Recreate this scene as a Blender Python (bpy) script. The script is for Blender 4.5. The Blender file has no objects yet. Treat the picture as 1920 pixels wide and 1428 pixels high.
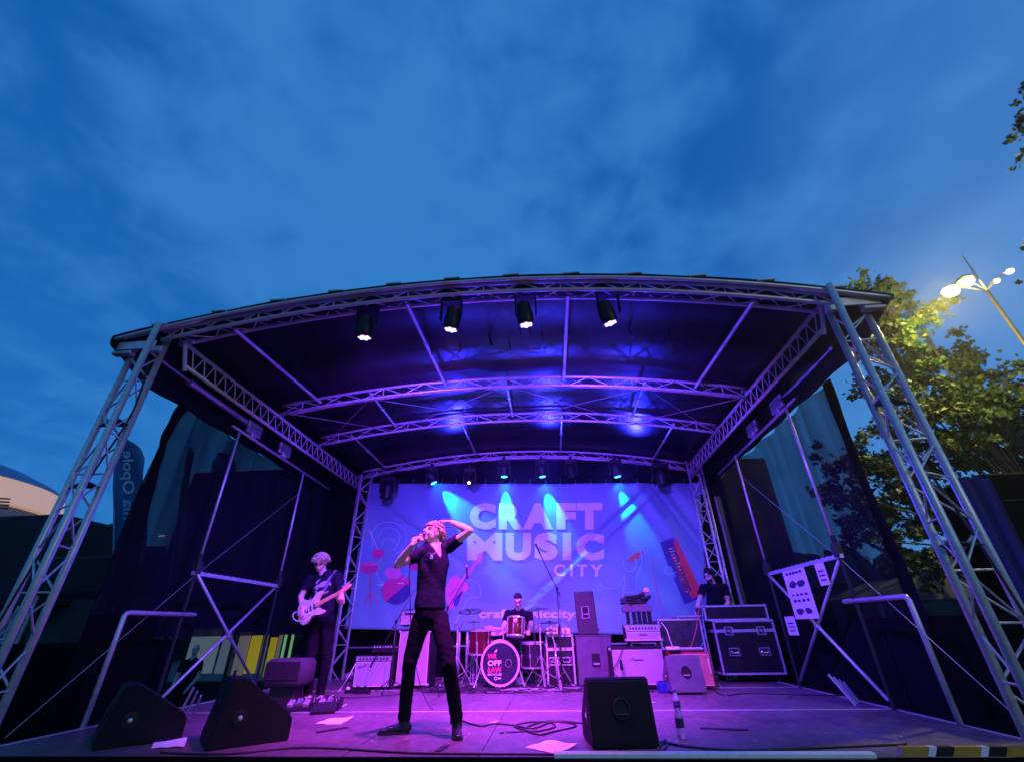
import bpy, bmesh, math, random
from mathutils import Vector, Matrix, noise
from math import pi, sin, cos, radians, atan2, sqrt
random.seed(7)
SC = bpy.context.scene
COL = SC.collection
SZ = 1.2            # height of the stage floor above the ground
# ---------------------------------------------------------------- camera
F_PX = 823.0; PITCH = radians(29.5); YAW = radians(4.17); ROLL = radians(-0.98)
cam_d = bpy.data.cameras.new('camera'); cam = bpy.data.objects.new('camera', cam_d); COL.objects.link(cam)
CAM = Vector((0, 0, 1.99))
RC = Matrix.Rotation(YAW, 3, 'Z') @ Matrix.Rotation(pi/2+PITCH, 3, 'X') @ Matrix.Rotation(ROLL, 3, 'Z')
cam.matrix_world = Matrix.Translation(CAM) @ RC.to_4x4()
cam_d.sensor_width = 36.0; cam_d.lens = F_PX/1920*36; cam_d.clip_start = 0.05; cam_d.clip_end = 2000
SC.camera = cam
def ray(x, y): return RC @ Vector(((x-960)/F_PX, -(y-714)/F_PX, -1.0))
def PY(x, y, Y): d = ray(x, y); return CAM + d*(Y/d.y)      # survey helpers: a point on the plane Y, X or Z = const
def PX(x, y, X): d = ray(x, y); return CAM + d*(X/d.x)
def PZ(x, y, Z=SZ): d = ray(x, y); return CAM + d*((Z-CAM.z)/d.z)
# ---------------------------------------------------------------- colour management
SC.view_settings.view_transform = 'Standard'; SC.view_settings.look = 'None'
SC.view_settings.exposure = 0.0; SC.view_settings.gamma = 1.0; SC.view_settings.use_curve_mapping = False
# ---------------------------------------------------------------- dusk sky
W = bpy.data.worlds.new('World'); SC.world = W; W.use_nodes = True
nt = W.node_tree; N = nt.nodes; L = nt.links; N.clear()
def nd(tree, t, **k):
    n = tree.nodes.new(t)
    for a, b in k.items(): setattr(n, a, b)
    return n
out = nd(nt, 'ShaderNodeOutputWorld')
tc = nd(nt, 'ShaderNodeTexCoord'); sep = nd(nt, 'ShaderNodeSeparateXYZ'); L.new(tc.outputs['Generated'], sep.inputs[0])
def mth(op, a, b=None, tree=nt, clamp=False):
    m = nd(tree, 'ShaderNodeMath', operation=op, use_clamp=clamp)
    for i, v in enumerate((a, b)):
        if v is None: continue
        if isinstance(v, (int, float)): m.inputs[i].default_value = v
        else: tree.links.new(v, m.inputs[i])
    return m.outputs[0]
zc = mth('MAXIMUM', sep.outputs[2], 0.0)
den = mth('ADD', zc, 0.22)
cx = mth('DIVIDE', sep.outputs[0], den); cy = mth('DIVIDE', sep.outputs[1], den)
cmb = nd(nt, 'ShaderNodeCombineXYZ'); L.new(cx, cmb.inputs[0]); L.new(cy, cmb.inputs[1])
mp = nd(nt, 'ShaderNodeMapping'); mp.inputs['Rotation'].default_value = (0, 0, radians(-6)); mp.inputs['Location'].default_value = (7.7, 2.2, 0); mp.inputs['Scale'].default_value = (1.15, 0.66, 1); L.new(cmb.outputs[0], mp.inputs[0])
n1 = nd(nt, 'ShaderNodeTexNoise'); n1.inputs['Scale'].default_value = 1.15; n1.inputs['Detail'].default_value = 7; n1.inputs['Roughness'].default_value = 0.52; n1.inputs['Distortion'].default_value = 0.25
L.new(mp.outputs[0], n1.inputs['Vector'])
r1 = nd(nt, 'ShaderNodeValToRGB'); r1.color_ramp.interpolation = 'EASE'
r1.color_ramp.elements[0].position = 0.40; r1.color_ramp.elements[0].color = (0.005, 0.108, 0.41, 1)
r1.color_ramp.elements[1].position = 0.61; r1.color_ramp.elements[1].color = (0.032, 0.198, 0.56, 1)
n3 = nd(nt, 'ShaderNodeTexNoise'); n3.inputs['Scale'].default_value = 6.5; n3.inputs['Detail'].default_value = 7; n3.inputs['Distortion'].default_value = .3; L.new(cmb.outputs[0], n3.inputs['Vector'])
L.new(mth('ADD', mth('MULTIPLY', n1.outputs['Fac'], .58), mth('MULTIPLY', n3.outputs['Fac'], .46)), r1.inputs[0])
# paler towards the horizon; right side brightened, painting in the lamp's scattered glow
g = nd(nt, 'ShaderNodeMapRange'); g.inputs[1].default_value = 0.75; g.inputs[2].default_value = 0.05; L.new(zc, g.inputs[0])
hz = nd(nt, 'ShaderNodeMix', data_type='RGBA'); hz.inputs[7].default_value = (0.026, 0.215, 0.64, 1)
L.new(mth('MULTIPLY', g.outputs[0], 0.62), hz.inputs[0]); L.new(r1.outputs[0], hz.inputs[6])
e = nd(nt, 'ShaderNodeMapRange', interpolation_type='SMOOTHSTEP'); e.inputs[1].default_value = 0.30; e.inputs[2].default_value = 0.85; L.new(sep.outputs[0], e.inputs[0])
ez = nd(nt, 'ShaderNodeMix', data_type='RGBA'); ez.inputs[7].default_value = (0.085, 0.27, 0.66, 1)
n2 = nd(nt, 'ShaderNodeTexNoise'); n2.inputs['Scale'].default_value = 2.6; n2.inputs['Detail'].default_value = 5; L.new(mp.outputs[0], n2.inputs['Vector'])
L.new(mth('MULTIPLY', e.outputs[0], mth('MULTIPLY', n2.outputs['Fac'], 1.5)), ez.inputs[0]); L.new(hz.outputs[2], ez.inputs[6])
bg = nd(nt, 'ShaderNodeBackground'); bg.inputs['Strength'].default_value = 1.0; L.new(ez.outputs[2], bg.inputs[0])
sky = nd(nt, 'ShaderNodeTexSky', sky_type='NISHITA'); sky.sun_disc = False; sky.sun_elevation = radians(-4); sky.sun_rotation = radians(70)
bg2 = nd(nt, 'ShaderNodeBackground'); bg2.inputs['Strength'].default_value = 0.05; L.new(sky.outputs[0], bg2.inputs[0])
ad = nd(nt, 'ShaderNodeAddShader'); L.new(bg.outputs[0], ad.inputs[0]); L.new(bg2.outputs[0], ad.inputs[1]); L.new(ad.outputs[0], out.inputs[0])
# ---------------------------------------------------------------- materials
MATS = {}
def mat(name, col, rough=0.6, metal=0.0, var=0.25, scale=8.0, bump=0.0, bscale=60.0, emis=None, estr=0.0, alpha=None, trans=0.0, spec=None, coat=0.0, coord='Object'):
    if name in MATS: return MATS[name]
    m = bpy.data.materials.new(name); m.use_nodes = True; t = m.node_tree; b = t.nodes['Principled BSDF']
    tcn = t.nodes.new('ShaderNodeTexCoord')
    nz = t.nodes.new('ShaderNodeTexNoise'); nz.inputs['Scale'].default_value = scale; nz.inputs['Detail'].default_value = 6; nz.inputs['Roughness'].default_value = 0.65
    t.links.new(tcn.outputs[coord], nz.inputs['Vector'])
    mx = t.nodes.new('ShaderNodeMix'); mx.data_type = 'RGBA'
    c = Vector(col[:3]); mx.inputs[6].default_value = (*(c*(1-var)), 1); mx.inputs[7].default_value = (*(c*(1+var)), 1)
    mr = t.nodes.new('ShaderNodeMapRange'); mr.inputs[1].default_value = 0.3; mr.inputs[2].default_value = 0.7
    t.links.new(nz.outputs['Fac'], mr.inputs[0]); t.links.new(mr.outputs[0], mx.inputs[0]); t.links.new(mx.outputs[2], b.inputs['Base Color'])
    rr = t.nodes.new('ShaderNodeMapRange'); rr.inputs[3].default_value = max(0.03, rough-0.12); rr.inputs[4].default_value = min(1, rough+0.12)
    t.links.new(nz.outputs['Fac'], rr.inputs[0]); t.links.new(rr.outputs[0], b.inputs['Roughness'])
    b.inputs['Metallic'].default_value = metal
    if spec is not None: b.inputs['Specular IOR Level'].default_value = spec
    if coat: b.inputs['Coat Weight'].default_value = coat
    if trans: b.inputs['Transmission Weight'].default_value = trans
    if bump:
        n2 = t.nodes.new('ShaderNodeTexNoise'); n2.inputs['Scale'].default_value = bscale; n2.inputs['Detail'].default_value = 4
        t.links.new(tcn.outputs[coord], n2.inputs['Vector'])
        bp = t.nodes.new('ShaderNodeBump'); bp.inputs['Strength'].default_value = bump; bp.inputs['Distance'].default_value = 0.01
        t.links.new(n2.outputs['Fac'], bp.inputs['Height']); t.links.new(bp.outputs[0], b.inputs['Normal'])
    if emis: b.inputs['Emission Color'].default_value = (*emis, 1); b.inputs['Emission Strength'].default_value = estr
    if alpha is not None: b.inputs['Alpha'].default_value = alpha
    MATS[name] = m; return m
ALU = mat('aluminium', (0.62, 0.62, 0.63), 0.42, 0.5, 0.15, 14)
STEEL = mat('galvanised_steel', (0.42, 0.43, 0.45), 0.5, 0.7, 0.25, 25)
CHROME = mat('chrome', (0.80, 0.78, 0.80), 0.22, 0.7, 0.05, 20)
BLACKM = mat('black_metal', (0.015, 0.015, 0.017), 0.5, 0.0, 0.3, 30)
BLACKP = mat('black_plastic', (0.010, 0.010, 0.012), 0.45, 0.0, 0.3, 20, spec=.3)
BOXP = mat('speaker_paint', (0.004, 0.004, 0.007), 0.6, 0.0, 0.35, 12, 0.5, 220, spec=.25)
GRILL = mat('black_grille', (0.012, 0.012, 0.014), 0.55, 0.3, 0.3, 60, 0.7, 500)
CLOTHB = mat('black_stage_cloth', (0.0035, 0.0035, 0.0045), 0.9, 0.0, 0.3, 6, 0.4, 30, spec=.06)
PVC = mat('roof_tarpaulin', (0.0055, 0.0055, 0.009), 0.36, 0.0, 0.35, 3, 0.35, 7, spec=.3)
RUB = mat('cable_rubber', (0.012, 0.012, 0.013), 0.5, 0.0, 0.3, 40)
WHITEP = mat('white_plastic', (0.78, 0.78, 0.76), 0.4, 0.0, 0.08, 20)
PAPER = mat('paper', (0.82, 0.82, 0.80), 0.8, 0.0, 0.05, 10)
YELP = mat('yellow_paint', (0.45, 0.25, 0.02), 0.5, 0.0, 0.2, 20)
TOLEX = mat('black_tolex', (0.009, 0.009, 0.011), 0.55, 0.0, 0.3, 40, 0.5, 400, spec=.3)
CREAM = mat('cream_grille_cloth', (0.34, 0.31, 0.34), 0.85, 0.0, 0.12, 90, 0.5, 700)
SILVERG = mat('silver_grille_cloth', (0.30, 0.32, 0.36), 0.8, 0.0, 0.16, 120, 0.5, 700)
CASEP = mat('flight_case_laminate', (0.007, 0.007, 0.01), 0.42, 0.0, 0.3, 25, 0.3, 180)
REDV = mat('red_vinyl', (0.5, 0.03, 0.03), 0.5, 0.0, 0.2, 30)
DRED = mat('oxblood_lacquer', (0.07, 0.005, 0.010), 0.2, 0.0, 0.3, 6, coat=0.8)
SKIN = mat('skin', (0.72, 0.50, 0.40), 0.5, 0.0, 0.10, 25, 0.15, 90)
TEEB = mat('black_cotton', (0.006, 0.007, 0.017), 0.85, 0.0, 0.3, 14, 0.6, 26, spec=.15)
JEANB = mat('black_denim', (0.005, 0.005, 0.008), 0.9, 0.0, 0.35, 22, 0.6, 30, spec=.10)
BOOT = mat('black_leather', (0.012, 0.011, 0.012), 0.35, 0.0, 0.3, 20, 0.2, 40)
HAIRB = mat('fair_hair', (0.58, 0.42, 0.26), 0.5, 0.0, 0.5, 40, 0.8, 120)
HAIRD = mat('dark_hair', (0.012, 0.008, 0.007), 0.5, 0.0, 0.4, 50, 0.6, 150)
GLASSW = mat('lens_glow_pink', (1, .8, .95), 0.3, emis=(1.0, 0.60, 0.95), estr=2.6)
# ---------------------------------------------------------------- mesh helpers
def frame(d):
    d = d.normalized(); u = Vector((0, 0, 1)) if abs(d.z) < 0.95 else Vector((1, 0, 0))
    a = d.cross(u).normalized(); return a, a.cross(d).normalized()
class MB:
    """collects shapes in one bmesh; T is applied to every added point"""
    def __init__(s, T=None): s.bm = bmesh.new(); s.T = T
    def v(s, p):
        p = Vector(p)
        return s.bm.verts.new(s.T @ p if s.T else p)
    def face(s, vs):
        try: return s.bm.faces.new(vs)
        except ValueError: return None
    def box(s, c, d, rz=0, bev=0, R=None):
        c = Vector(c); R = R or Matrix.Rotation(rz, 3, 'Z'); h = Vector(d)/2; vs = []
        for sx in (-1, 1):
            for sy in (-1, 1):
                for sz in (-1, 1): vs.append(s.v(c + R @ Vector((sx*h.x, sy*h.y, sz*h.z))))
        fs = [s.face([vs[i] for i in q]) for q in ((0,1,3,2),(4,6,7,5),(0,4,5,1),(2,3,7,6),(0,2,6,4),(1,5,7,3))]
        if bev:
            es = list({e for f in fs for e in f.edges})
            bmesh.ops.bevel(s.bm, geom=es, offset=bev, segments=1, affect='EDGES')
        return s
    def bx(s, x0, x1, y0, y1, z0, z1, bev=0): return s.box(((x0+x1)/2, (y0+y1)/2, (z0+z1)/2), (x1-x0, y1-y0, z1-z0), bev=bev)
    def tube(s, pts, r, seg=8, cap=True, closed=False):
        pts = [Vector(p) for p in pts]; n = len(pts); rings = []
        rr = r if isinstance(r, (list, tuple)) else [r]*n
        prev = None
        for i, p in enumerate(pts):
            if closed: d = pts[(i+1) % n]-pts[i-1]
            else: d = pts[min(i+1, n-1)]-pts[max(i-1, 0)]
            if d.length < 1e-9: d = Vector((0, 0, 1))
            if prev is None: a, b = frame(d)
            else:
                a = prev - d.normalized()*prev.dot(d.normalized())
                a = a.normalized() if a.length > 1e-6 else frame(d)[0]
                b = a.cross(d.normalized())
            prev = a
            rings.append([s.v(p+a*cos(2*pi*k/seg)*rr[i]+b*sin(2*pi*k/seg)*rr[i]) for k in range(seg)])
        m = n if closed else n-1
        for i in range(m):
            A, B = rings[i], rings[(i+1) % n]
            for k in range(seg): s.face([A[k], A[(k+1) % seg], B[(k+1) % seg], B[k]])
        if cap and not closed: s.face(rings[0][::-1]); s.face(rings[-1])
        return s
    def lathe(s, c, axis, prof, seg=20, closed=False):
        """prof = [(distance along axis, radius), ...]"""
        c = Vector(c); ax = Vector(axis).normalized(); a, b = frame(ax); rings = []
        for t, r in prof:
            r = max(r, 1e-4); rings.append([s.v(c+ax*t+a*cos(2*pi*k/seg)*r+b*sin(2*pi*k/seg)*r) for k in range(seg)])
        for A, B in zip(rings, rings[1:]):
            for k in range(seg): s.face([A[k], A[(k+1) % seg], B[(k+1) % seg], B[k]])
        if closed:
            A, B = rings[-1], rings[0]
            for k in range(seg): s.face([A[k], A[(k+1) % seg], B[(k+1) % seg], B[k]])
        else: s.face(rings[0][::-1]); s.face(rings[-1])
        return s
    def prism(s, poly, O, U, V, th):
        """polygon (u,v) in plane O+uU+vV, extruded along UxV by th, centred"""
        O, U, V = Vector(O), Vector(U), Vector(V); n = U.cross(V).normalized()
        A = [s.v(O+U*u+V*v-n*th/2) for u, v in poly]; B = [s.v(O+U*u+V*v+n*th/2) for u, v in poly]
        s.face(A[::-1]); s.face(B)
        for i in range(len(poly)): j = (i+1) % len(poly); s.face([A[i], A[j], B[j], B[i]])
        return s
    def ball(s, c, r, seg=14, rings=9, R=None):
        r = Vector(r) if hasattr(r, '__len__') else Vector((r, r, r)); c = Vector(c); R = R or Matrix.Identity(3); rs = []
        top = s.v(c+R @ Vector((0, 0, r.z))); bot = s.v(c-R @ Vector((0, 0, r.z)))
        for i in range(1, rings):
            t = pi*i/rings; rs.append([s.v(c+R @ Vector((r.x*sin(t)*cos(2*pi*k/seg), r.y*sin(t)*sin(2*pi*k/seg), r.z*cos(t)))) for k in range(seg)])
        for k in range(seg):
            s.face([top, rs[0][k], rs[0][(k+1) % seg]]); s.face([bot, rs[-1][(k+1) % seg], rs[-1][k]])
        for A, B in zip(rs, rs[1:]):
            for k in range(seg): s.face([A[k], B[k], B[(k+1) % seg], A[(k+1) % seg]])
        return s
    def cone(s, p, q, r1, r2, side=None, flat=1.0, seg=14):
        """round-ended tapered limb; flat = thickness ratio across 'side'"""
        p, q = Vector(p), Vector(q); d = q-p; ln = d.length; d = d.normalized() if ln > 1e-6 else Vector((0, 0, 1))
        if side is None: a, b = frame(d)
        else:
            a = (Vector(side)-d*Vector(side).dot(d)).normalized(); b = a.cross(d)
        prof = []
        for i in range(1, 5): t = pi/2*i/5; prof.append((-r1*cos(t), r1*sin(t)))
        for i in range(0, 5): t = i/4; prof.append((ln*t, r1+(r2-r1)*t))
        for i in range(1, 5): t = pi/2*(5-i)/5; prof.append((ln+r2*cos(t), r2*sin(t)))
        rings = [[s.v(p+d*t+a*cos(2*pi*k/seg)*r+b*sin(2*pi*k/seg)*r*flat) for k in range(seg)] for t, r in prof]
        for A, B in zip(rings, rings[1:]):
            for k in range(seg): s.face([A[k], A[(k+1) % seg], B[(k+1) % seg], B[k]])
        s.face(rings[0][::-1]); s.face(rings[-1]); return s
    def build(s, name, m, parent=None, smooth=False, world=False, angle=None):
        bmesh.ops.recalc_face_normals(s.bm, faces=s.bm.faces)
        me = bpy.data.meshes.new(name); s.bm.to_mesh(me); s.bm.free()
        if world and parent is not None:
            r = parent
            while r.parent: r = r.parent
            M = Matrix.Translation(r.location) @ Matrix.Rotation(r.rotation_euler.z, 4, 'Z'); me.transform(M.inverted())
        for k in (m if isinstance(m, (list, tuple)) else [m]): me.materials.append(k)
        if smooth: 
            me.shade_smooth()
            if angle: me.set_sharp_from_angle(angle=radians(angle))
        o = bpy.data.objects.new(name, me); COL.objects.link(o)
        if parent is not None: o.parent = parent
        return o
def tag(o, label=None, cat=None, group=None, kind=None):
    if label: o['label'] = label
    if cat: o['category'] = cat
    if group: o['group'] = group
    if kind: o['kind'] = kind
    return o
def thing(name, label, cat, loc=(0, 0, 0), rz=0, group=None):
    o = bpy.data.objects.new(name, None); COL.objects.link(o); o.location = loc; o.rotation_euler = (0, 0, rz); o.empty_display_size = 0.1
    return tag(o, label, cat, group)
def copy_tree(o, loc=None, rz=None, label=None, parent=None):
    c = o.copy(); COL.objects.link(c)
    if parent is not None: c.parent = parent
    if loc is not None: c.location = loc
    if rz is not None: c.rotation_euler = (0, 0, rz)
    if label: c['label'] = label
    for ch in list(o.children): copy_tree(ch, parent=c)
    return c
def lin(a, b, t): return Vector(a)+(Vector(b)-Vector(a))*t
def text_mesh(body, size, off=0.0, mirror=False):
    """letter outlines as a flat mesh in the XY plane, cap height = size, left-bottom aligned"""
    cu = bpy.data.curves.new('t', 'FONT'); cu.body = body; cu.size = 1.0; cu.offset = off; cu.resolution_u = 4
    o = bpy.data.objects.new('t', cu); COL.objects.link(o); bpy.context.view_layer.update()
    dg = bpy.context.evaluated_depsgraph_get(); me = bpy.data.meshes.new_from_object(o.evaluated_get(dg)); bpy.data.objects.remove(o)
    return me
def add_text(mb, body, fn, off=0.0, cut=None):
    """letter outlines fitted to the unit square, then placed by fn(u,v)"""
    me = text_mesh(body, 1, off); bm = bmesh.new(); bm.from_mesh(me)
    xs = [v.co.x for v in bm.verts]; ys = [v.co.y for v in bm.verts]; x0, x1, y0, y1 = min(xs), max(xs), min(ys), max(ys)
    if cut:
        for i in range(1, 6):
            bmesh.ops.bisect_plane(bm, geom=bm.verts[:]+bm.edges[:]+bm.faces[:], plane_co=(0, y0+(y1-y0)*i/6, 0), plane_no=(0, 1, 0))
        for i in range(1, cut):
            x = x0+(x1-x0)*i/cut
            bmesh.ops.bisect_plane(bm, geom=bm.verts[:]+bm.edges[:]+bm.faces[:], plane_co=(x, 0, 0), plane_no=(1, 0, 0))
    mp = {v: mb.v(fn((v.co.x-x0)/(x1-x0), (v.co.y-y0)/(y1-y0))) for v in bm.verts}
    for f in bm.faces: mb.face([mp[v] for v in f.verts])
    bm.free(); bpy.data.meshes.remove(me)
def spline(pts, n=8):
    pts = [Vector(p) for p in pts]; o = []
    for i in range(len(pts)-1):
        p0 = pts[max(i-1, 0)]; p1 = pts[i]; p2 = pts[i+1]; p3 = pts[min(i+2, len(pts)-1)]
        for k in range(n):
            t = k/n; o.append(0.5*((2*p1)+(p2-p0)*t+(2*p0-5*p1+4*p2-p3)*t*t+(3*p1-p0-3*p2+p3)*t**3))
    o.append(pts[-1]); return o
def spot(name, loc, target, col, watt, ang, blend=0.6, rad=0.05, parent=None):
    d = bpy.data.lights.new(name, 'SPOT'); d.energy = watt; d.color = col; d.spot_size = radians(ang); d.spot_blend = blend; d.shadow_soft_size = rad
    o = bpy.data.objects.new(name, d); COL.objects.link(o)
    loc = Vector(loc); q = (Vector(target)-loc).to_track_quat('-Z', 'Y')
    o.location = loc; o.rotation_euler = q.to_euler(); return o
# ================================================================ ground and far setting
gm = MB(); gm.v((-400, -300, 0)); gm.v((400, -300, 0)); gm.v((400, 500, 0)); gm.v((-400, 500, 0)); gm.bm.verts.ensure_lookup_table(); gm.face(gm.bm.verts[:])
tag(gm.build('ground', mat('asphalt', (0.045, 0.045, 0.048), 0.85, 0, 0.3, 3, 0.6, 90)), 'dark asphalt square under and around the stage', kind='structure')
CXS = -0.63      # middle of the stage
# ================================================================ stage platform
DECK = bpy.data.materials.new('stage_plywood'); DECK.use_nodes = True
t = DECK.node_tree; b = t.nodes['Principled BSDF']; tcn = t.nodes.new('ShaderNodeTexCoord')
def noise_n(tree, sc, det=6, vec=None, rough=0.6):
    n = tree.nodes.new('ShaderNodeTexNoise'); n.inputs['Scale'].default_value = sc; n.inputs['Detail'].default_value = det; n.inputs['Roughness'].default_value = rough
    if vec: tree.links.new(vec, n.inputs['Vector'])
    return n
mpn = t.nodes.new('ShaderNodeMapping'); mpn.inputs['Scale'].default_value = (1, 0.35, 1); t.links.new(tcn.outputs['Object'], mpn.inputs[0])
a1 = noise_n(t, 1.1, 8, tcn.outputs['Object']); a2 = noise_n(t, 14, 5, mpn.outputs[0]); a3 = noise_n(t, 55, 2, tcn.outputs['Object'])
rp = t.nodes.new('ShaderNodeValToRGB'); rp.color_ramp.elements[0].position = .3; rp.color_ramp.elements[0].color = (.060, .048, .056, 1); rp.color_ramp.elements[1].position = .7; rp.color_ramp.elements[1].color = (.155, .120, .130, 1)
t.links.new(mth('ADD', mth('MULTIPLY', a1.outputs[0], .6, t), mth('MULTIPLY', a2.outputs[0], .4, t), t), rp.inputs[0])
sp = t.nodes.new('ShaderNodeMapRange'); sp.inputs[1].default_value = .73; sp.inputs[2].default_value = .76; t.links.new(a3.outputs[0], sp.inputs[0])
mx = t.nodes.new('ShaderNodeMix'); mx.data_type = 'RGBA'; mx.inputs[7].default_value = (.7, .68, .66, 1); t.links.new(sp.outputs[0], mx.inputs[0]); t.links.new(rp.outputs[0], mx.inputs[6]); wv = t.nodes.new('ShaderNodeTexWave'); wv.inputs['Scale'].default_value = 2.2; wv.inputs['Distortion'].default_value = 14; wv.inputs['Detail'].default_value = 4; wv.inputs['Detail Scale'].default_value = 1.6; t.links.new(tcn.outputs['Object'], wv.inputs['Vector'])
sc2 = t.nodes.new('ShaderNodeMapRange'); sc2.inputs[1].default_value = .93; sc2.inputs[2].default_value = 1.0; sc2.inputs[4].default_value = .35; t.links.new(wv.outputs['Fac'], sc2.inputs[0])
mx2 = t.nodes.new('ShaderNodeMix'); mx2.data_type = 'RGBA'; mx2.inputs[7].default_value = (.36, .33, .32, 1); t.links.new(mth('MULTIPLY', sc2.outputs[0], a2.outputs[0], t), mx2.inputs[0]); t.links.new(mx.outputs[2], mx2.inputs[6]); t.links.new(mx2.outputs[2], b.inputs['Base Color'])
rr = t.nodes.new('ShaderNodeMapRange'); rr.inputs[1].default_value = .3; rr.inputs[2].default_value = .7; rr.inputs[3].default_value = .30; rr.inputs[4].default_value = .62; t.links.new(a1.outputs[0], rr.inputs[0]); t.links.new(rr.outputs[0], b.inputs['Roughness'])
bp = t.nodes.new('ShaderNodeBump'); bp.inputs['Strength'].default_value = .25; bp.inputs['Distance'].default_value = .004; t.links.new(a2.outputs[0], bp.inputs['Height']); t.links.new(bp.outputs[0], b.inputs['Normal'])
st = thing('stage_platform', 'scuffed dark plywood stage platform with bright seams the band stands on', 'stage', (CXS, 4.0, 0))
X0, X1 = -4.68, 3.52
nx = 8; wx = (X1-X0)/nx
for j in range(3):
    for i in range(nx):
        dz = random.uniform(-.0015, .0015)
        m = MB(); m.box((X0+wx*(i+.5), 4.02+2.04*j+1.0, SZ-.02+dz), (wx-.006, 2.0, .04), bev=.002); m.build('deck_panel', DECK, st, world=True)
for j in range(4):
    m = MB(); m.bx(X0-.03, X1+.03, 4.02+2.04*j-.036, 4.02+2.04*j-.004, SZ-.10, SZ+.004); m.build('edge_profile', ALU if j else CLOTHB, st, world=True)
for x in (X0-.035, X1+.035):
    m = MB(); m.bx(x-.02, x+.02, 3.99, 10.12, SZ-.10, SZ+.003); m.build('edge_profile', ALU, st, world=True)
m = MB()
ps = []
for k in range(121):
    x = X0-.03+(X1-X0+.06)*k/120; ps.append((x, 3.95+.018*sin(k*1.9)))
for (xa, ya), (xb, yb) in zip(ps, ps[1:]):
    q = [m.v((xa, ya, .01)), m.v((xb, yb, .01)), m.v((xb, yb*.3+3.955*.7, SZ-.06)), m.v((xa, ya*.3+3.955*.7, SZ-.06))]; m.face(q)
m.build('skirt', CLOTHB, st, world=True, smooth=True)
for x in (X0+.1, -2.6, CXS, 1.5, X1-.1):
    for y in (4.2, 6.06, 8.1, 9.9):
        m = MB(); m.tube([(x, y, 0), (x, y, SZ-.05)], .024); m.build('leg', STEEL, st, world=True)
# front edge: white cable guard and black/yellow warning rail lying on the lip of the stage
m = MB(); m.box(((0.0+2.07)/2, 3.99, SZ+.02), (2.15, .06, .035), bev=.008)
tag(m.build('edge_guard', WHITEP), 'white plastic strip guard along the front lip of the stage', 'edge guard')
wr = thing('warning_rail', 'black, yellow and white striped rail on the right front lip of the stage', 'rail', (2.7, 4.02, SZ))
mm = [YELP, WHITEP, BLACKP, YELP, WHITEP, BLACKP, YELP, WHITEP, BLACKP]; xx = 2.28
for k, mt in enumerate(mm):
    w = [.17, .05, .11][k % 3]
    m = MB(); m.prism([(0, 0), (w-.003, 0), (w+.03, .05), (.033, .05)], (xx, 4.02, SZ+.012), (1, 0, 0), (0, 0, 1), .05); m.build('stripe', mt, wr, world=True); xx += w
# ================================================================ trusses
def brace(parent, a, b, r=.009):
    m = MB(); m.tube([a, b], r, 6, cap=False); return m.build('brace', ALU, parent, world=True, smooth=True)
def zarch(x, ze=5.20, rise=.38):
    u = (x-CXS)/3.9; return ze+rise*(1-u*u)-.012*(x-CXS)
def arch(label, Y, xa, xb, ze, rise, h=.24, dep=.26, n=22, r=.024):
    t = thing('roof_truss', label, 'truss', (CXS, Y, ze), group='arched roof trusses')
    K = 28; low = []; up = []; lowb = []
    for k in range(K+1):
        x = xa+(xb-xa)*k/K; z = zarch(x, ze, rise)
        low.append(Vector((x, Y, z))); up.append(Vector((x, Y-.02, z+h))); lowb.append(Vector((x, Y+dep, z+h*.75)))
    for c, rr_ in ((low, r), (up, r), (lowb, r)):
        m = MB(); m.tube(c, rr_, 8); m.build('chord', ALU, t, world=True, smooth=True)
    def at(c, s):
        f = s*K; i = min(int(f), K-1); return lin(c[i], c[i+1], f-i)
    for k in range(n):
        s0, s1, sm = k/n, (k+1)/n, (k+.5)/n
        a, b_ = (s0, s1) if k % 2 == 0 else (s1, s0)
        brace(t, at(low, a), at(up, b_)); brace(t, at(lowb, a), at(low, b_), .007)
        if k % 2 == 0: brace(t, at(up, a), at(lowb, b_), .007)
        if k % 4 == 1: brace(t, at(low, s0), at(up, s0), .009)
    return t
arch('front arched aluminium truss, largest, carrying the pink-lit lamps', 4.10, -4.62, 3.36, 5.13, .45, .11, .25, 34)
arch('second arched aluminium truss from the front, in mid roof', 6.45, -4.42, 3.25, 5.17, .38, .15, .24)
arch('third arched aluminium truss from the front, behind wire cross bracing', 7.90, -4.42, 3.25, 5.17, .40, .15, .24)
arch('rearmost arched aluminium truss, above the banner with blue-lit lamps', 10.08, -4.42, 3.25, 5.15, .42, .16, .2)
def sidetruss(label, x):
    t = thing('side_truss', label, 'truss', (x, 7, 4.95), group='side roof trusses')
    y0, y1 = 4.2, 10.12; zu, zl = 5.2, 4.94
    for z, ya in ((zu, y0+.02), (zl, y0+.18)):
        m = MB(); m.tube([(x, ya, z), (x, y1, z)], .027, 10); m.build('chord', ALU, t, world=True, smooth=True)
    n = 26
    for k in range(n):
        a = y0+.2+(y1-y0-.3)*k/n; b_ = y0+.2+(y1-y0-.3)*(k+.5)/n; c = y0+.2+(y1-y0-.3)*(k+1)/n
        brace(t, (x, a, zu), (x, b_, zl), .008); brace(t, (x, b_, zl), (x, c, zu), .008)
    m = MB(); m.tube([(x, y0+.05, zu+.02), (x, y0+.2, zl-.06)], .024); m.build('end_post', ALU, t, world=True)
    for y in (4.25, 6.45, 7.9, 10.0):        # coupler clusters
        m = MB()
        for dx, dz in ((0, .02), (.03, .06), (-.03, .08), (.0, .11)): m.box((x+dx, y+dz, zu+dz), (.05, .07, .035), rz=dx*9, bev=.006)
        m.build('coupler', STEEL, t, world=True)
    return t
sidetruss('left side ladder truss running from front to back under the roof edge', -4.45)
sidetruss('right side ladder truss running from front to back under the roof edge', 3.28)
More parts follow.
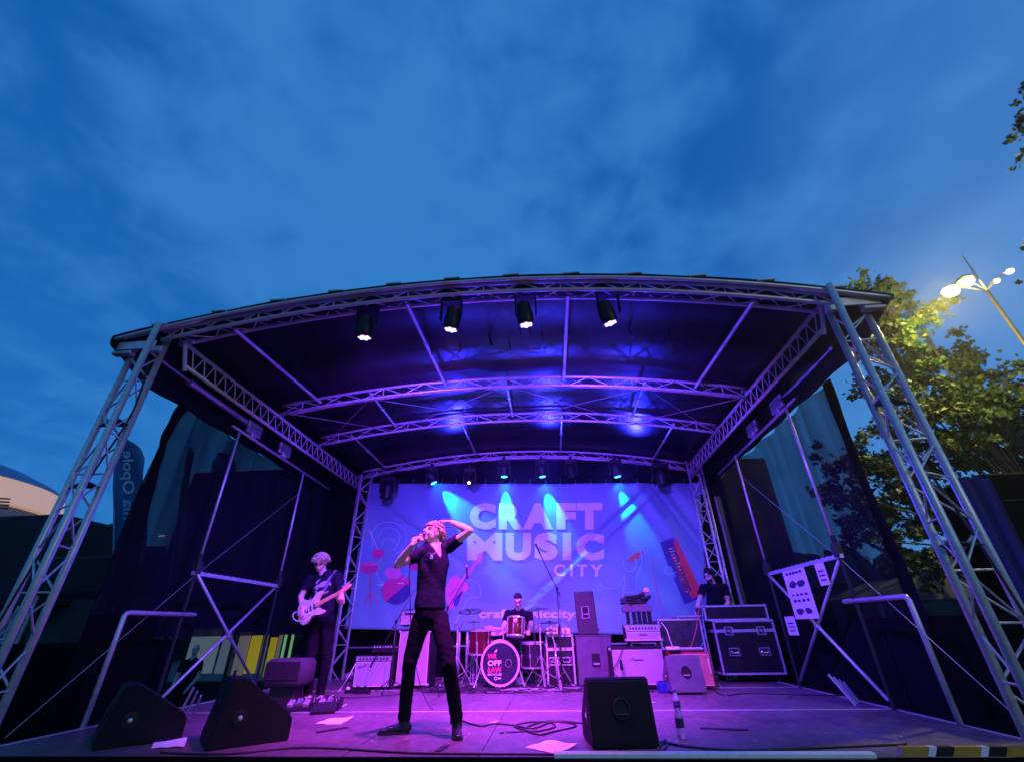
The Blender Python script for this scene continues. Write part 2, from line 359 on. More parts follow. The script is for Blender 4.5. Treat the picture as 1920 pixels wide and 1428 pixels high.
def tower(label, pts, z0, z1, r=.034, step=.38, ph=0):
    c = sum((Vector(p) for p in pts), Vector((0, 0)))/len(pts)
    t = thing('stage_tower', label, 'truss tower', (c.x, c.y, z0), group='truss towers')
    for p in pts:
        m = MB(); m.tube([(p[0], p[1], z0), (p[0], p[1], z1)], r, 12); m.build('tower_tube', ALU, t, world=True, smooth=True)
    n = int((z1-z0)/step); k3 = len(pts)
    for k in range(n):
        za = z0+.08+step*k
        for i in range(k3):
            a, b_ = pts[i], pts[(i+1) % k3]
            if (k+i) % 2: a, b_ = b_, a
            brace(t, (a[0], a[1], za), (b_[0], b_[1], za+step*.86), .010)
            if (k+i) % 3 == 0: brace(t, (a[0], a[1], za), (b_[0], b_[1], za), .010)
    m = MB(); m.box((c.x, c.y, z0+.02), (.6, .6, .03)); m.build('base_plate', STEEL, t, world=True)
    return t
def fpts(s): return [(CXS-.05+s*3.965, 4.2), (CXS-.05+s*4.325, 4.17), (CXS-.05+s*3.885, 3.93)]
TL = tower('front left aluminium truss tower standing against the blue sky', fpts(-1), 0.0, 5.28)
TR = tower('front right aluminium truss tower in front of the lit tree', fpts(1), 0.0, 5.22)
tower('rear left aluminium truss tower beside the banner, behind the guitarist', [(-4.40, 9.95), (-4.12, 9.95), (-4.26, 9.7)], 0.0, 5.2, .024, .34)
tower('rear right aluminium truss tower beside the banner, behind the capped man', [(3.24, 9.95), (3.54, 9.95), (3.38, 9.7)], 0.0, 5.2, .024, .34)
for s, T in ((-1, TL), (1, TR)):
    P = fpts(s)
    for z in ((3.86, 2.55) if s > 0 else (4.05, 3.35)):     # triangular black stiffening plates
        m = MB(); m.prism([(P[0][0], P[0][1]), (P[1][0], P[1][1]), (P[2][0], P[2][1])], (0, 0, z), (1, 0, 0), (0, 1, 0), .012); m.build('stiffening_plate', BLACKM, T, world=True)
    # head plates that carry the arch
    xm = CXS-.05+s*4.2
    m = MB(); m.box((xm-s*.02, 4.05, 5.06), (.48, .016, .11), bev=.003); m.build('head_plate', ALU, T, world=True)
    m = MB(); m.box((xm-s*.28, 4.05, 4.98), (.2, .05, .08), bev=.01); m.build('head_bracket', STEEL, T, world=True); m = MB(); m.box((xm+s*.14, 4.08, 4.97), (.24, .08, .05), bev=.01); m.build('head_bracket', STEEL, T, world=True)
    m = MB(); m.tube([(CXS+s*3.5, 4.03, zarch(CXS+s*3.5, 5.13, .45)+.12), (CXS+s*4.42, 4.03, zarch(CXS+s*4.42, 5.13, .45)+.11)], .026); m.build('outrigger', ALU, T, world=True, smooth=True)
    m = MB()
    pts = spline([(P[0][0]+.02*s, 4.1, 4.9), (P[0][0]+.05, 4.12, 4.2), (P[0][0]+.12*s, 4.15, 3.5), (P[1][0]-.1*s, 4.12, 2.6), (P[1][0], 4.1, 1.6), (P[1][0]+.15*s, 4.1, .4)], 8); m.tube(pts, .011, 6)
    m.build('cable', RUB, T, world=True, smooth=True)
# purlins, bracing wires and the tarpaulin
roof = thing('roof_canopy', 'black tarpaulin canopy arched over the stage, with silver spacer tubes', 'canopy', (CXS, 7, 5.3))
def zroof(x, y=7): 
    u = (x-CXS)/3.9; w = min(1, max(0, (y-4.0)/2.4)); return (5.25+.14*w)+(.45-.03*w)*(1-u*u)-.012*(x-CXS)
def purlin(xa, ya, xb, yb, r=.026):
    m = MB(); m.tube([(xa, ya, zroof(xa, ya)-.12), (xb, yb, zroof(xb, yb)-.12)], r, 10)
    m.lathe((lin((xa, ya, zroof(xa, ya)-.12), (xb, yb, zroof(xb, yb)-.12), .42)), (xb-xa, yb-ya, 0.001), [(-.03, .034), (.03, .034)], 10)
    m.build('spacer_tube', ALU, roof, world=True, smooth=True, angle=40)
for x in (-3.8, -1.62, .4, 2.52): purlin(x, 4.2, x, 6.5)
for x in (-2.93, -.58, 1.73): purlin(x, 6.5, x, 7.92, .02)
for x in (-3.84, -1.63, .4, 2.52): purlin(x, 7.95, x, 10.1, .02)
for a, b_ in ((-4.3, -2.93), (-2.93, -.58), (-.58, 1.73), (1.73, 3.2)):
    for p, q in (((a, 6.5), (b_, 7.9)), ((b_, 6.5), (a, 7.9))):
        m = MB(); m.tube([(p[0], p[1], zroof(p[0])-.22), (q[0], q[1], zroof(q[0])-.22)], .006, 6); m.build('bracing_wire', STEEL, roof, world=True)
m = MB(); G = {}
xs = [-5.14+ (8.98)*i/60 for i in range(61)]; ys = [3.97+6.43*j/44 for j in range(45)]
for i, x in enumerate(xs):
    for j, y in enumerate(ys):
        sag = .035*sin((y-3.9)*pi/1.05)**2*(1 if 4.1 < y < 10.1 else 0)
        z = zroof(x, y)+.0-sag*.7+.012*noise.noise(Vector((x*1.7, y*2.6, 0)))
        G[i, j] = m.v((x, y, z))
for i in range(60):
    for j in range(44): m.face([G[i, j], G[i+1, j], G[i+1, j+1], G[i, j+1]])
o = m.build('tarpaulin', PVC, roof, world=True, smooth=True)
sm = o.modifiers.new('thickness', 'SOLIDIFY'); sm.thickness = .012; sm.offset = 1
# front kederrail lip with small lugs
m = MB(); pts = [(x, 3.99, zroof(x, 3.9)-.030) for x in xs]; m.tube(pts, .022, 8); m.build('front_rail', ALU, roof, world=True, smooth=True)
for k in range(12):
    x = -4.6+.72*k; m = MB(); m.box((x, 3.98, zroof(x, 3.9)+.02), (.2, .05, .022), bev=.005); m.build('lug', ALU, roof, world=True)
# torn straps hanging under the tarpaulin
for k in range(16):
    x = random.uniform(-3.9, 2.6); y = random.choice((5.25, 5.4, 5.1)); z = zroof(x)-.06
    m = MB(); m.prism([(0, 0), (.02, 0), (.05+random.uniform(-.03, .03), -.17), (.03, -.17)], (x, y, z), (1, 0, 0), (0, 0, 1), .002); m.build('strap', mat('webbing', (.03, .03, .04), .5), roof, world=True)
# side valances (drop from the roof edge)
for s, x in ((-1, -5.12), (1, 3.82)):
    m = MB(); q = []
    for k in range(31):
        y = 3.95+6.4*k/30; zt = zroof(x, y)-.01; zb = min(zt-.02, 4.80+.015*sin(k*1.3)+max(0, 4.5-y)*.38)
        q.append((m.v((x-s*0, y, zt)), m.v((x+.02*sin(k*.9), y, (zt+zb)/2)), m.v((x-s*.03, y, zb))))
    for A, B in zip(q, q[1:]):
        m.face([A[0], B[0], B[1], A[1]]); m.face([A[1], B[1], B[2], A[2]])
    # ceiling strip between truss and edge
    m.build('side_valance', PVC, roof, world=True, smooth=True)
# ---- thick strut tubes, hoist boxes, and rails beside the side trusses
for s, x, lab in ((-1, -5.0, 'left'), (1, 3.85, 'right')):
    t = thing('support_rail', 'hydraulic strut and hoist rail under the %s roof edge' % lab, 'roof support', (x, 6, 5.0), group='roof support rails')
    m = MB(); m.tube([(x, 4.15, 5.19), (x, 5.15, 5.14)], .018, 8); m.build('strut_rod', ALU, t, world=True, smooth=True)
    m = MB(); m.tube([(x, 5.1, 5.14), (x, 6.55, 5.12)], .042, 12); m.tube([(x, 5.08, 5.14), (x, 5.14, 5.14)], .052, 12); m.build('strut_cylinder', ALU, t, world=True, smooth=True, angle=40)
    xi = x-s*.25
    m = MB(); m.tube([(xi, 5.85, 4.78), (xi, 9.2, 4.74)], .025, 10); m.build('hanging_rail', STEEL, t, world=True, smooth=True)
    for y in (6.35, 7.3):
        m = MB(); m.box((xi-s*.0, y, 4.93), (.05, .36, .2), bev=.01); m.box((xi, y, 4.82), (.08, .12, .08), bev=.01); m.build('hoist_box', STEEL, t, world=True)
# ---- side frames: poles, X bracing, hand rails
LAV = ALU
for s, x, lab in ((-1, -4.72, 'left'), (1, 3.52, 'right')):
    t = thing('brace_scaffold', 'aluminium scaffold on the %s side of the stage with tall poles and crossed braces' % lab, 'scaffold', (x, 7, SZ), group='side frames')
    for y in (6.0, 8.02):
        m = MB(); m.tube([(x, y, 2.86), (x-.02*s, y-.02, 4.72)], .018, 8); m.build('pole', ALU, t, world=True, smooth=True)
        m = MB(); m.box((x, y, 2.78), (.09, .09, .16), bev=.01); m.tube([(x, y, 2.84), (x, y, 2.95)], .03); m.build('pole_socket', BLACKM, t, world=True)
        m = MB(); m.tube([(x, y, 1.2), (x, y, 2.74)], .022 , 8); m.build('lower_post', BLACKM, t, world=True)
    m = MB(); m.box((x, 7.0, 2.71), (.04, 2.1, .045)); m.build('top_rail', ALU, t, world=True)
    for a, b_ in (((6.02, 2.70), (8.0, 1.28)), ((8.0, 2.70), (6.02, 1.28))):
        dx = .014 if a[0] < 7 else -.014
        m = MB(); m.tube([(x+dx, a[0], a[1]), (x+dx, b_[0], b_[1])], .020, 8); m.build('diagonal_brace', ALU, t, world=True, smooth=True)
    m = MB(); m.box((x, 7.02, 1.98), (.07, .06, .07), bev=.008); m.build('cross_clamp', STEEL, t, world=True)
    for q in (((x, 6.05, 2.72), (x, 4.4, 1.25)), ((x, 6.05, 2.72), (x, 8.0, 4.3))):
        m = MB(); m.tube([q[0], q[1]], .004, 5); m.build('tension_wire', STEEL, t, world=True)
    # bolt heads along the rail
    for k in range(14): m = MB(); m.box((x-s*.0, 6.12+k*.135, 2.74), (.012, .012, .014)); m.build('bolt', STEEL, t, world=True)
    h = thing('hand_rail', 'bent aluminium hand rail at the %s front side of the stage' % lab, 'railing', (x, 5.6, SZ), group='side hand rails')
    m = MB(); m.tube([(x, 5.14, SZ), (x, 5.14, 2.19), (x, 5.16, 2.215), (x, 5.2, 2.22), (x, 6.22, 2.225)], .026, 10); m.build('rail_tube', ALU, h, world=True, smooth=True)
    m = MB(); m.lathe((x, 6.1, 2.225), (0, 1, 0), [(0, .03), (.02, .03)], 10); m.lathe((x, 6.16, 2.225), (0, 1, 0), [(0, .027), (.07, .022)], 10); m.build('collar', STEEL, h, world=True)
# rear stage railing
t = thing('rear_railing', 'silver tube railing along the back edge under the banner', 'railing', (CXS, 9.92, SZ))
for z in (1.72, 2.18):
    m = MB(); m.tube([(-4.2, 10.12, z), (3.4, 10.12, z)], .018, 8); m.build('rail_tube', ALU, t, world=True, smooth=True)
for x in (-4.18, -2.6, -1.88, -1.72, -.1, 1.5, 3.2):
    m = MB(); m.tube([(x, 10.07, 1.2), (x, 10.07, 2.2)], .028, 8); m.build('rail_post', ALU, t, world=True, smooth=True)
# ================================================================ backdrop and banner
m = MB(); n = 60; R_ = []
for k in range(n+1):
    x = -5.3+9.4*k/n; y = 10.40+.03*sin(k*1.7); R_.append((m.v((x, y, .0)), m.v((x, y+.01*sin(k), 2.6)), m.v((x, y-.04, zroof(x, 10)-.0))))
for A, B in zip(R_, R_[1:]): m.face([A[0], B[0], B[1], A[1]]); m.face([A[1], B[1], B[2], A[2]])
o = m.build('backdrop_curtain', CLOTHB, smooth=True); tag(o, 'black cloth closing the back of the stage behind the printed banner', 'curtain')
YB = 10.0
def wave(x, z):
    w = .045*noise.noise(Vector((x*.9, 3, z*.5)))+.022*noise.noise(Vector((x*2.2+z*1.1, 9, z*1.3)))+.010*sin(x*3.1+z*1.3)*min(1, max(0, (x+4.3)/2))
    d = (x-3.4)+(z-4.8)*.55                     # tension folds running from the right top corner
    if x > .6: w += .07*math.exp(-((d+.75)/.13)**2)+.07*math.exp(-((d+.2)/.10)**2)-.045*math.exp(-((d+1.35)/.12)**2)+.04*math.exp(-((d+1.0)/.05)**2)
    e = (x-z*1.25+3.6)                          # one long crease from the lower middle up to the right
    w += .035*math.exp(-(e/.09)**2)*min(1, max(0, (x+.5)/1.2))-.02*math.exp(-((e-.22)/.08)**2)
    d2 = (x+3.9)-(4.6-z)*1.5
    w += .02*math.exp(-(d2/.1)**2)*(1 if z > 3.4 else max(0, (z-3.0)/.4))
    return w
def bp_(px, py, off=.009):
    p = PY(px, py, YB); return Vector((p.x, YB+wave(p.x, p.z)-off, p.z))
ban = thing('stage_banner', 'blue and violet printed banner with pale lettering CRAFT MUSIC CITY across the stage back', 'banner', (CXS, YB, 1.9))
BANM = bpy.data.materials.new('banner_print_blue'); BANM.use_nodes = True
t = BANM.node_tree; b = t.nodes['Principled BSDF']; tcn = t.nodes.new('ShaderNodeTexCoord'); se = t.nodes.new('ShaderNodeSeparateXYZ'); t.links.new(tcn.outputs['Object'], se.inputs[0])
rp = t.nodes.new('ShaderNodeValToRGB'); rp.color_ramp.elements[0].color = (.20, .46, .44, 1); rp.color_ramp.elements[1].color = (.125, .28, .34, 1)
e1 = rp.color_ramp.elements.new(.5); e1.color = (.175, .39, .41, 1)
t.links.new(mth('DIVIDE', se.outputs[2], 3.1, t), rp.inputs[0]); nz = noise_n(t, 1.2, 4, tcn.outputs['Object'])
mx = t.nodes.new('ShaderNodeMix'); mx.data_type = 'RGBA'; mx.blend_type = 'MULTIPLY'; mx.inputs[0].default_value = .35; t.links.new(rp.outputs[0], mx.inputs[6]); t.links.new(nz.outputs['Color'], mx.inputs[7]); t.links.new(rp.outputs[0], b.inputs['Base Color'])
b.inputs['Roughness'].default_value = .5
m = MB(); G = {}; NU, NV = 190, 70
c00, c10, c01, c11 = PY(645, 1178, YB), PY(1332, 1192, YB), PY(693, 906, YB), PY(1313, 904, YB)
for i in range(NU+1):
    for j in range(NV+1):
        u, v = i/NU, j/NV; p = (c00*(1-u)+c10*u)*(1-v)+(c01*(1-u)+c11*u)*v
        p.z += .03*u*(1-u)*4*(-v)*.5
        G[i, j] = m.v((p.x, YB+wave(p.x, p.z), p.z))
for i in range(NU):
    for j in range(NV): m.face([G[i, j], G[i+1, j], G[i+1, j+1], G[i, j+1]])
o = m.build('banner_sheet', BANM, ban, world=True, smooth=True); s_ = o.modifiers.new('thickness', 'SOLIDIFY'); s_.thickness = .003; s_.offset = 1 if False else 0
for u in [k/22 for k in range(23)]:
    m = MB(); p = c01*(1-u)+c11*u; m.lathe((p.x, YB+wave(p.x, p.z)-.006, p.z-.03), (0, 1, 0), [(0, .018), (.004, .018)], 8)
    m.tube([(p.x, YB+wave(p.x, p.z), p.z-.02), (p.x+.01, YB+.06, p.z+.12)], .004, 4)
    m.build('eyelet', STEEL, ban, world=True); m = MB()
    p = c00*(1-u)+c10*u; m.lathe((p.x, YB+wave(p.x, p.z)-.006, p.z+.03), (0, 1, 0), [(0, .016), (.004, .016)], 8); m.build('eyelet', STEEL, ban, world=True)
INKW = mat('print_pale', (.78, .80, .62), .6, 0, .04, 4); INKM = mat('print_magenta', (.72, .05, .22), .6, 0, .08, 4); INKD = mat('print_dark_violet', (.06, .05, .22), .6, 0, .1, 4)
INKP = mat('print_pink', (.85, .20, .42), .6, 0, .08, 5); INKS = mat('print_skyline', (.16, .40, .48), .6, 0, .05, 4); INKL = mat('print_line', (.38, .70, .78), .6, 0, .05, 4)
INKO = mat('print_red_orange', (.75, .08, .06), .6, 0, .1, 5)
def btext(body, x0, x1, y0, y1, mt, off, cut=6, name='lettering', z=.007):
    m = MB(); add_text(m, body, lambda u, v: bp_(x0+(x1-x0)*u, y0+(y1-y0)*(1-v), z+.003), off, cut); m.build(name, mt, ban, world=True)
def letters(word, spans, y0, y1, mt, off):
    for ch, (a, b_) in zip(word, spans): btext(ch, a, b_, y0, y1, mt, off if ch != 'M' else off*.62, 5, 'letter')
letters('CRAFT', [(881, 930), (935, 982), (980, 1037), (1043, 1080), (1081, 1129)], 942, 992, INKW, .07)
letters('MUSIC', [(876, 942), (948, 996), (1002, 1046), (1055, 1071), (1080, 1133)], 998, 1050, INKW, .07)
letters('CITY', [(1038, 1060), (1069, 1074), (1081, 1101), (1106, 1131)], 1057, 1080, INKW, .035)
btext('craftmusiccity', 898, 1080, 1141, 1163, INKW, .035, 14)
def bpoly(pts, mt, name='picture', z=.008):
    b2 = bmesh.new(); f = b2.faces.new([b2.verts.new((x, y, 0)) for x, y in pts]); bmesh.ops.triangulate(b2, faces=[f]); xs_ = [x for x, y in pts]; ys_ = [y for x, y in pts]
    for ax_, lo, hi in ((0, min(xs_), max(xs_)), (1, min(ys_), max(ys_))):
        c_ = lo+11
        while c_ < hi:
            bmesh.ops.bisect_plane(b2, geom=b2.verts[:]+b2.edges[:]+b2.faces[:], plane_co=(c_, c_, 0), plane_no=((1, 0, 0), (0, 1, 0))[ax_]); c_ += 11
    m = MB(); mp_ = {v: m.v(bp_(v.co.x, v.co.y, z+.002)) for v in b2.verts}
    for f in b2.faces: m.face([mp_[v] for v in f.verts])
    b2.free()
    m.build(name, mt, ban, world=True)
def bell(cx_, cy_, rx, ry, mt, a0=0, a1=360, name='picture', z=.008, rot=0):
    pts = []
    for k in range(29):
        a = radians(a0+(a1-a0)*k/28); x, y = rx*cos(a), ry*sin(a); pts.append((cx_+x*cos(rot)-y*sin(rot), cy_+x*sin(rot)+y*cos(rot)))
    if a1-a0 >= 360: pts = pts[:-1]
    bpoly(pts, mt, name, z)
def bline(pts, w, mt, name='drawn_line', z=.010, sm=True):
    q = []
    if sm and len(pts) > 2:
        q = [(p.x, p.y) for p in spline([(x, y, 0) for x, y in pts], 5)]
    else: q = pts
    m = MB(); L_ = []
    for i, (x, y) in enumerate(q):
        x1, y1 = q[min(i+1, len(q)-1)]; x0_, y0_ = q[max(i-1, 0)]; d = Vector((x1-x0_, y1-y0_)); d = d.normalized() if d.length else Vector((1, 0)); nx_, ny_ = -d.y*w/2, d.x*w/2
        L_.append((m.v(bp_(x+nx_, y+ny_, z)), m.v(bp_(x-nx_, y-ny_, z))))
    for A, B in zip(L_, L_[1:]): m.face([A[0], B[0], B[1], A[1]])
    m.build(name, mt, ban, world=True)
# skyline silhouette
sk = [(890, 1115), (893, 1106), (903, 1095), (912, 1080), (920, 1078), (926, 1060), (930, 1079), (938, 1080), (943, 1054), (947, 1078), (956, 1082), (965, 1086), (971, 1068), (976, 1082), (986, 1080), (995, 1094), (1020, 1096), (1060, 1094), (1061, 1102), (1110, 1104), (1130, 1110), (1130, 1122), (1060, 1128), (960, 1130), (900, 1126)]
bpoly(sk, INKS, 'skyline', .005)
bpoly([(1130, 1052), (1131, 1022), (1134, 1012), (1137, 1022), (1139, 1052)], INKS, 'skyline', .005)
bpoly([(678, 1070), (679, 1020), (685, 1020), (690, 1008), (694, 1020), (700, 1022), (701, 1070)], INKS, 'skyline', .005)
# drummer drawing on the left
bell(692, 1068, 16, 6, INKM); bpoly([(677, 1057), (708, 1054), (708, 1068), (677, 1069)], INKM, z=.0085); bell(692.5, 1055.5, 16, 4.5, mat('print_rose', (.72, .16, .35), .6, 0, .1, 5), z=.010)
bline([(694, 1073), (694, 1136)], 2.2, INKM, 'picture', sm=False); bline([(694, 1112), (682, 1134)], 2, INKM, 'picture', sm=False); bline([(694, 1112), (710, 1127)], 2, INKM, 'picture', sm=False)
bell(709, 1037, 12, 9, INKM, z=.0075)
bell(737, 1074, 15, 12, INKP, z=.0085); bpoly([(733, 1084), (760, 1078), (772, 1092), (770, 1100), (730, 1106)], INKM, z=.0078)
bell(742, 1108, 27, 24, INKD, z=.009); bpoly([(716, 1102), (722, 1090), (735, 1084), (752, 1084), (763, 1093), (723, 1127), (717, 1116)], INKM, z=.0105)
bell(777, 1062, 12, 6, INKM, rot=.2)
bline([(693, 992), (709, 1030)], 1.4, INKW, sm=False, z=.012); bline([(708, 1096), (757, 1092)], 2, INKW, sm=False, z=.013)
bline([(700, 1025), (698, 1000), (712, 982), (738, 979), (758, 992), (762, 1010), (752, 1030), (738, 1040)], 1.2, INKL); bline([(708, 1008), (718, 992), (738, 990), (750, 1003), (745, 1022)], 1.2, INKL)
bline([(716, 1022), (722, 1010), (738, 1012), (744, 1024), (735, 1030)], 1.1, INKL); bline([(716, 1046), (706, 1062), (712, 1088), (735, 1096)], 1.2, INKL); bline([(750, 1036), (768, 1052), (762, 1078), (748, 1090)], 1.2, INKL)
# bass guitar drawing
BASS = [(836, 1100), (845, 1083), (856, 1077), (862, 1085), (874, 1092), (880, 1100), (869, 1112), (862, 1128), (850, 1140), (842, 1142), (838, 1125)]
bpoly(BASS, INKP); bline([(858, 1100), (896, 1050)], 6, INKP, 'picture', sm=False, z=.0095); bpoly([(892, 1052), (897, 1040), (904, 1038), (906, 1043), (899, 1056)], INKP, z=.0105)
bpoly([(851, 1123), (864, 1108), (870, 1106), (864, 1120), (858, 1134), (851, 1137)], INKD, z=.0105)
bline([(843, 1118), (862, 1092)], 5, mat('print_pink_deep', (.75, .08, .3), .6), 'picture', sm=False, z=.011)
for k in range(5): bell(893+k*3, 1040-k*1.2, 1.6, 1.6, INKP, z=.009)
bline([(850, 1175), (868, 1140), (880, 1120), (900, 1118), (898, 1095), (880, 1085)], 1.2, INKL); bline([(868, 1140), (884, 1152)], 1.2, INKL)
# figure playing on the right
bline([(1123, 1090), (1130, 1099), (1145, 1103), (1160, 1097), (1172, 1076)], 1.3, INKL); bline([(1172, 1076), (1166, 1128), (1160, 1165)], 1.2, INKL); bline([(1172, 1078), (1171, 1110), (1192, 1110), (1194, 1076)], 1.2, INKL, sm=False)
bline([(1172, 1066), (1168, 1054), (1176, 1044), (1190, 1046), (1192, 1062), (1182, 1070), (1172, 1066)], 1.2, INKL); bline([(1194, 1076), (1203, 1056), (1200, 1030)], 1.2, INKL); bline([(1187, 1112), (1196, 1140), (1196, 1160)], 1.2, INKL); bline([(1180, 1128), (1172, 1165)], 1.2, INKL)
bpoly([(1177, 1050), (1180, 1044), (1190, 1038), (1206, 1031), (1205, 1036), (1192, 1046), (1186, 1052), (1179, 1053)], INKO); bpoly([(1186, 1040), (1192, 1036), (1200, 1046), (1194, 1048)], INKO, z=.009)
bline([(1223, 1044), (1226, 1080), (1236, 1130), (1248, 1165)], 1.4, INKM); bline([(1250, 1060), (1246, 1072), (1256, 1076), (1280, 1066)], 1.3, INKL)
# keyboard
bpoly([(1237, 1016), (1262, 1007), (1318, 1118), (1283, 1132), (1262, 1082), (1266, 1080), (1259, 1062), (1252, 1060)], INKD); bpoly([(1262, 1007), (1268, 1010), (1310, 1098), (1316, 1112), (1296, 1122), (1272, 1062)], INKO, z=.010)
bpoly([(1264, 1022), (1252, 1027), (1284, 1112), (1297, 1107)], mat('print_brown', (.22, .05, .08), .6), z=.0115)
for k in range(15):
    f = k/14; ax, ay = 1253+f*33, 1029+f*80; bline([(ax, ay), (ax+11, ay-3.5)], 1.5 if k % 3 else 2.4, INKW, 'picture', sm=False, z=.013)
# ================================================================ side mesh scrims and black side cloths
MESH = bpy.data.materials.new('scrim_mesh'); MESH.use_nodes = True; t = MESH.node_tree; b = t.nodes['Principled BSDF']; b.inputs['Base Color'].default_value = (.012, .012, .02, 1); b.inputs['Roughness'].default_value = .8
tcn = t.nodes.new('ShaderNodeTexCoord'); mpv = t.nodes.new('ShaderNodeMapping'); mpv.inputs['Scale'].default_value = (1, 3.2, .35); t.links.new(tcn.outputs['Object'], mpv.inputs[0]); nz = noise_n(t, 1.0, 5, mpv.outputs[0], .5); mr = t.nodes.new('ShaderNodeMapRange'); mr.inputs[1].default_value = .35; mr.inputs[2].default_value = .7; mr.inputs[3].default_value = .86; mr.inputs[4].default_value = .97; t.links.new(nz.outputs[0], mr.inputs[0]); t.links.new(mr.outputs[0], b.inputs['Alpha'])
b.inputs['Specular IOR Level'].default_value = .1; b.inputs['Base Color'].default_value = (.006, .006, .012, 1)
MESH2 = MESH.copy(); MESH2.name = 'scrim_mesh_thin'
for n_ in MESH2.node_tree.nodes:
    if n_.type == 'MAP_RANGE': n_.inputs[3].default_value = .66; n_.inputs[4].default_value = .88
def scrim(name, lab, x, y0f, y1, z0, z1, mt, amp=.05, fold=5.0, cat='curtain', n=70, mtop=None):
    m = MB(); cols = []
    for k in range(n+1):
        col_ = []
        for j in range(13):
            z = z0+(z1-z0)*j/12; ya = y0f(z); u = k/n; y = ya+(y1-ya)*u; zz = z if mtop is None else min(z, mtop(y)) if j == 12 else z
            col_.append(m.v((x+amp*sin(u*fold*6.28+.6*sin(z*1.3))*(.4+.6*j/12)+.5*amp*noise.noise(Vector((y*2, z, 1))), y, zz)))
        cols.append(col_)
    for A, B in zip(cols, cols[1:]):
        for j in range(12): m.face([A[j], B[j], B[j+1], A[j+1]])
    return tag(m.build(name, mt, smooth=True), lab, cat)
scrim('side_scrim', 'see-through dark mesh curtain at the left side of the stage, sky showing through', -5.10, lambda z: 5.18-.10*sin(min(1, max(0, (z-1)/3.8))*pi), 10.3, 1.97, 4.83, MESH, .05, 7)
scrim('side_scrim', 'see-through dark mesh curtain at the right side of the stage, tree showing through', 3.84, lambda z: 5.45+(.18 if z < 2 else 0), 10.3, .1, 4.82, MESH2, .05, 6)
# gathered edge of the left scrim
m = MB()
for k in range(5):
    m.tube(spline([(-5.12+random.uniform(-.04, .04), 5.2+.03*k, 4.85), (-5.12, 5.14+.02*k, 4.4), (-5.1, 5.15+.02*k, 3.95), (-5.14, 5.2+.05*k, 3.2), (-5.12, 5.45+.08*k, 1.2)], 6), [.010+.016*abs(sin(i*.7+k)) for i in range(25)], 6)
tag(m.build('scrim_edge', CLOTHB, smooth=True), 'bunched black edge of the left mesh curtain below the canopy corner', 'curtain')
m = MB()
for k in range(4): m.tube(spline([(3.84, 5.4+.05*k, 4.83), (3.84, 5.5+.03*k, 3.6), (3.9, 5.55+.05*k, 2.4), (4.02, 5.75+.07*k, 1.2)], 6), [.012+.01*abs(sin(i*.9+k)) for i in range(19)], 6)
tag(m.build('scrim_edge', CLOTHB, smooth=True), 'bunched black edge of the right mesh curtain beside the truss tower', 'curtain')
for s, x, y1, z1, lab in ((-1, -5.0, 6.45, 1.95, 'left'), (1, 3.9, 10.3, 2.05, 'right')):
    m = MB(); cs = []
    for k in range(31):
        y = 5.0+(y1-5.0)*k/30; cs.append([m.v((x+.02*sin(k*1.6)*(1-j/4), y, .05+(z1+ (.25 if (s<0 and y<6) else 0)-.05)*j/4)) for j in range(5)])
    for A, B in zip(cs, cs[1:]):
        for j in range(4): m.face([A[j], B[j], B[j+1], A[j+1]])
    tag(m.build('side_skirt_cloth', CLOTHB, smooth=True), 'low black cloth below the hand rail on the %s side' % lab, 'curtain')
# ================================================================ stage lamps
def front_lamp(i, px, py, lab, on=True, tilt=0.0):
    p = PY(px, py, 4.32); t = thing('stage_lamp', lab, 'stage lamp', (p.x, 4.32, p.z), group='lamps on the front truss')
    m = MB(); m.box((0, -.05, .42), (.26, .14, .08), bev=.012); m.box((0, -.05, .50), (.05, .10, .12), bev=.01); m.build('base', BLACKP, t)
    m = MB()
    for sx in (-1, 1): m.box((sx*.125, -.03, .27), (.02, .08, .30), bev=.008)
    m.box((0, -.03, .43), (.26, .08, .02))
    m.build('yoke', BLACKP, t)
    ax = Vector((tilt, .22, -1)).normalized()
    m = MB(); m.lathe(-ax*.30, ax, [(0, .06), (.02, .085), (.12, .09), (.14, .10), (.27, .10), (.29, .092)], 20); m.build('lamp_head', BLACKP, t, smooth=True, angle=35)
    m = MB(); m.lathe(-ax*.012, ax, [(0, .088), (.004, .088)], 20); m.build('lens_ring', BLACKM, t)
    if on:
        m = MB()
        for k in range(7):
            a = k*pi/3; A, B = frame(ax); c = (A*cos(a)+B*sin(a))*(.054 if k < 6 else 0); m.lathe(c-ax*.006, ax, [(0, .020), (.003, .024), (.006, .018)], 12)
        m.build('lens', GLASSW, t)
    return p
LAMPS = [front_lamp(0, 683, 634, 'first lit stage lamp from the left under the front truss'), front_lamp(1, 845, 619, 'second lit stage lamp from the left under the front truss', tilt=-.15),
         front_lamp(2, 987, 610, 'third lit stage lamp from the left under the front truss', tilt=.1), front_lamp(3, 1145, 607, 'rightmost lit stage lamp under the front truss', tilt=.25)]
for p, c, tg, e_, cone in zip(LAMPS, [(.15, .035, 1.0), (.90, .045, 1.0), (.74, .045, 1.0), (.15, .035, 1.0)], ((-1.9, 9.0, 2.2), (-1.15, 6.1, 1.4), (-.5, 6.8, 1.8), (1.1, 9.0, 2.2)), (2100, 2300, 2200, 2100), (138, 82, 84, 138)):
    spot('stage_lamp_light', (p.x, 4.36, p.z-.05), tg, c, e_, cone, 1.0, .10)
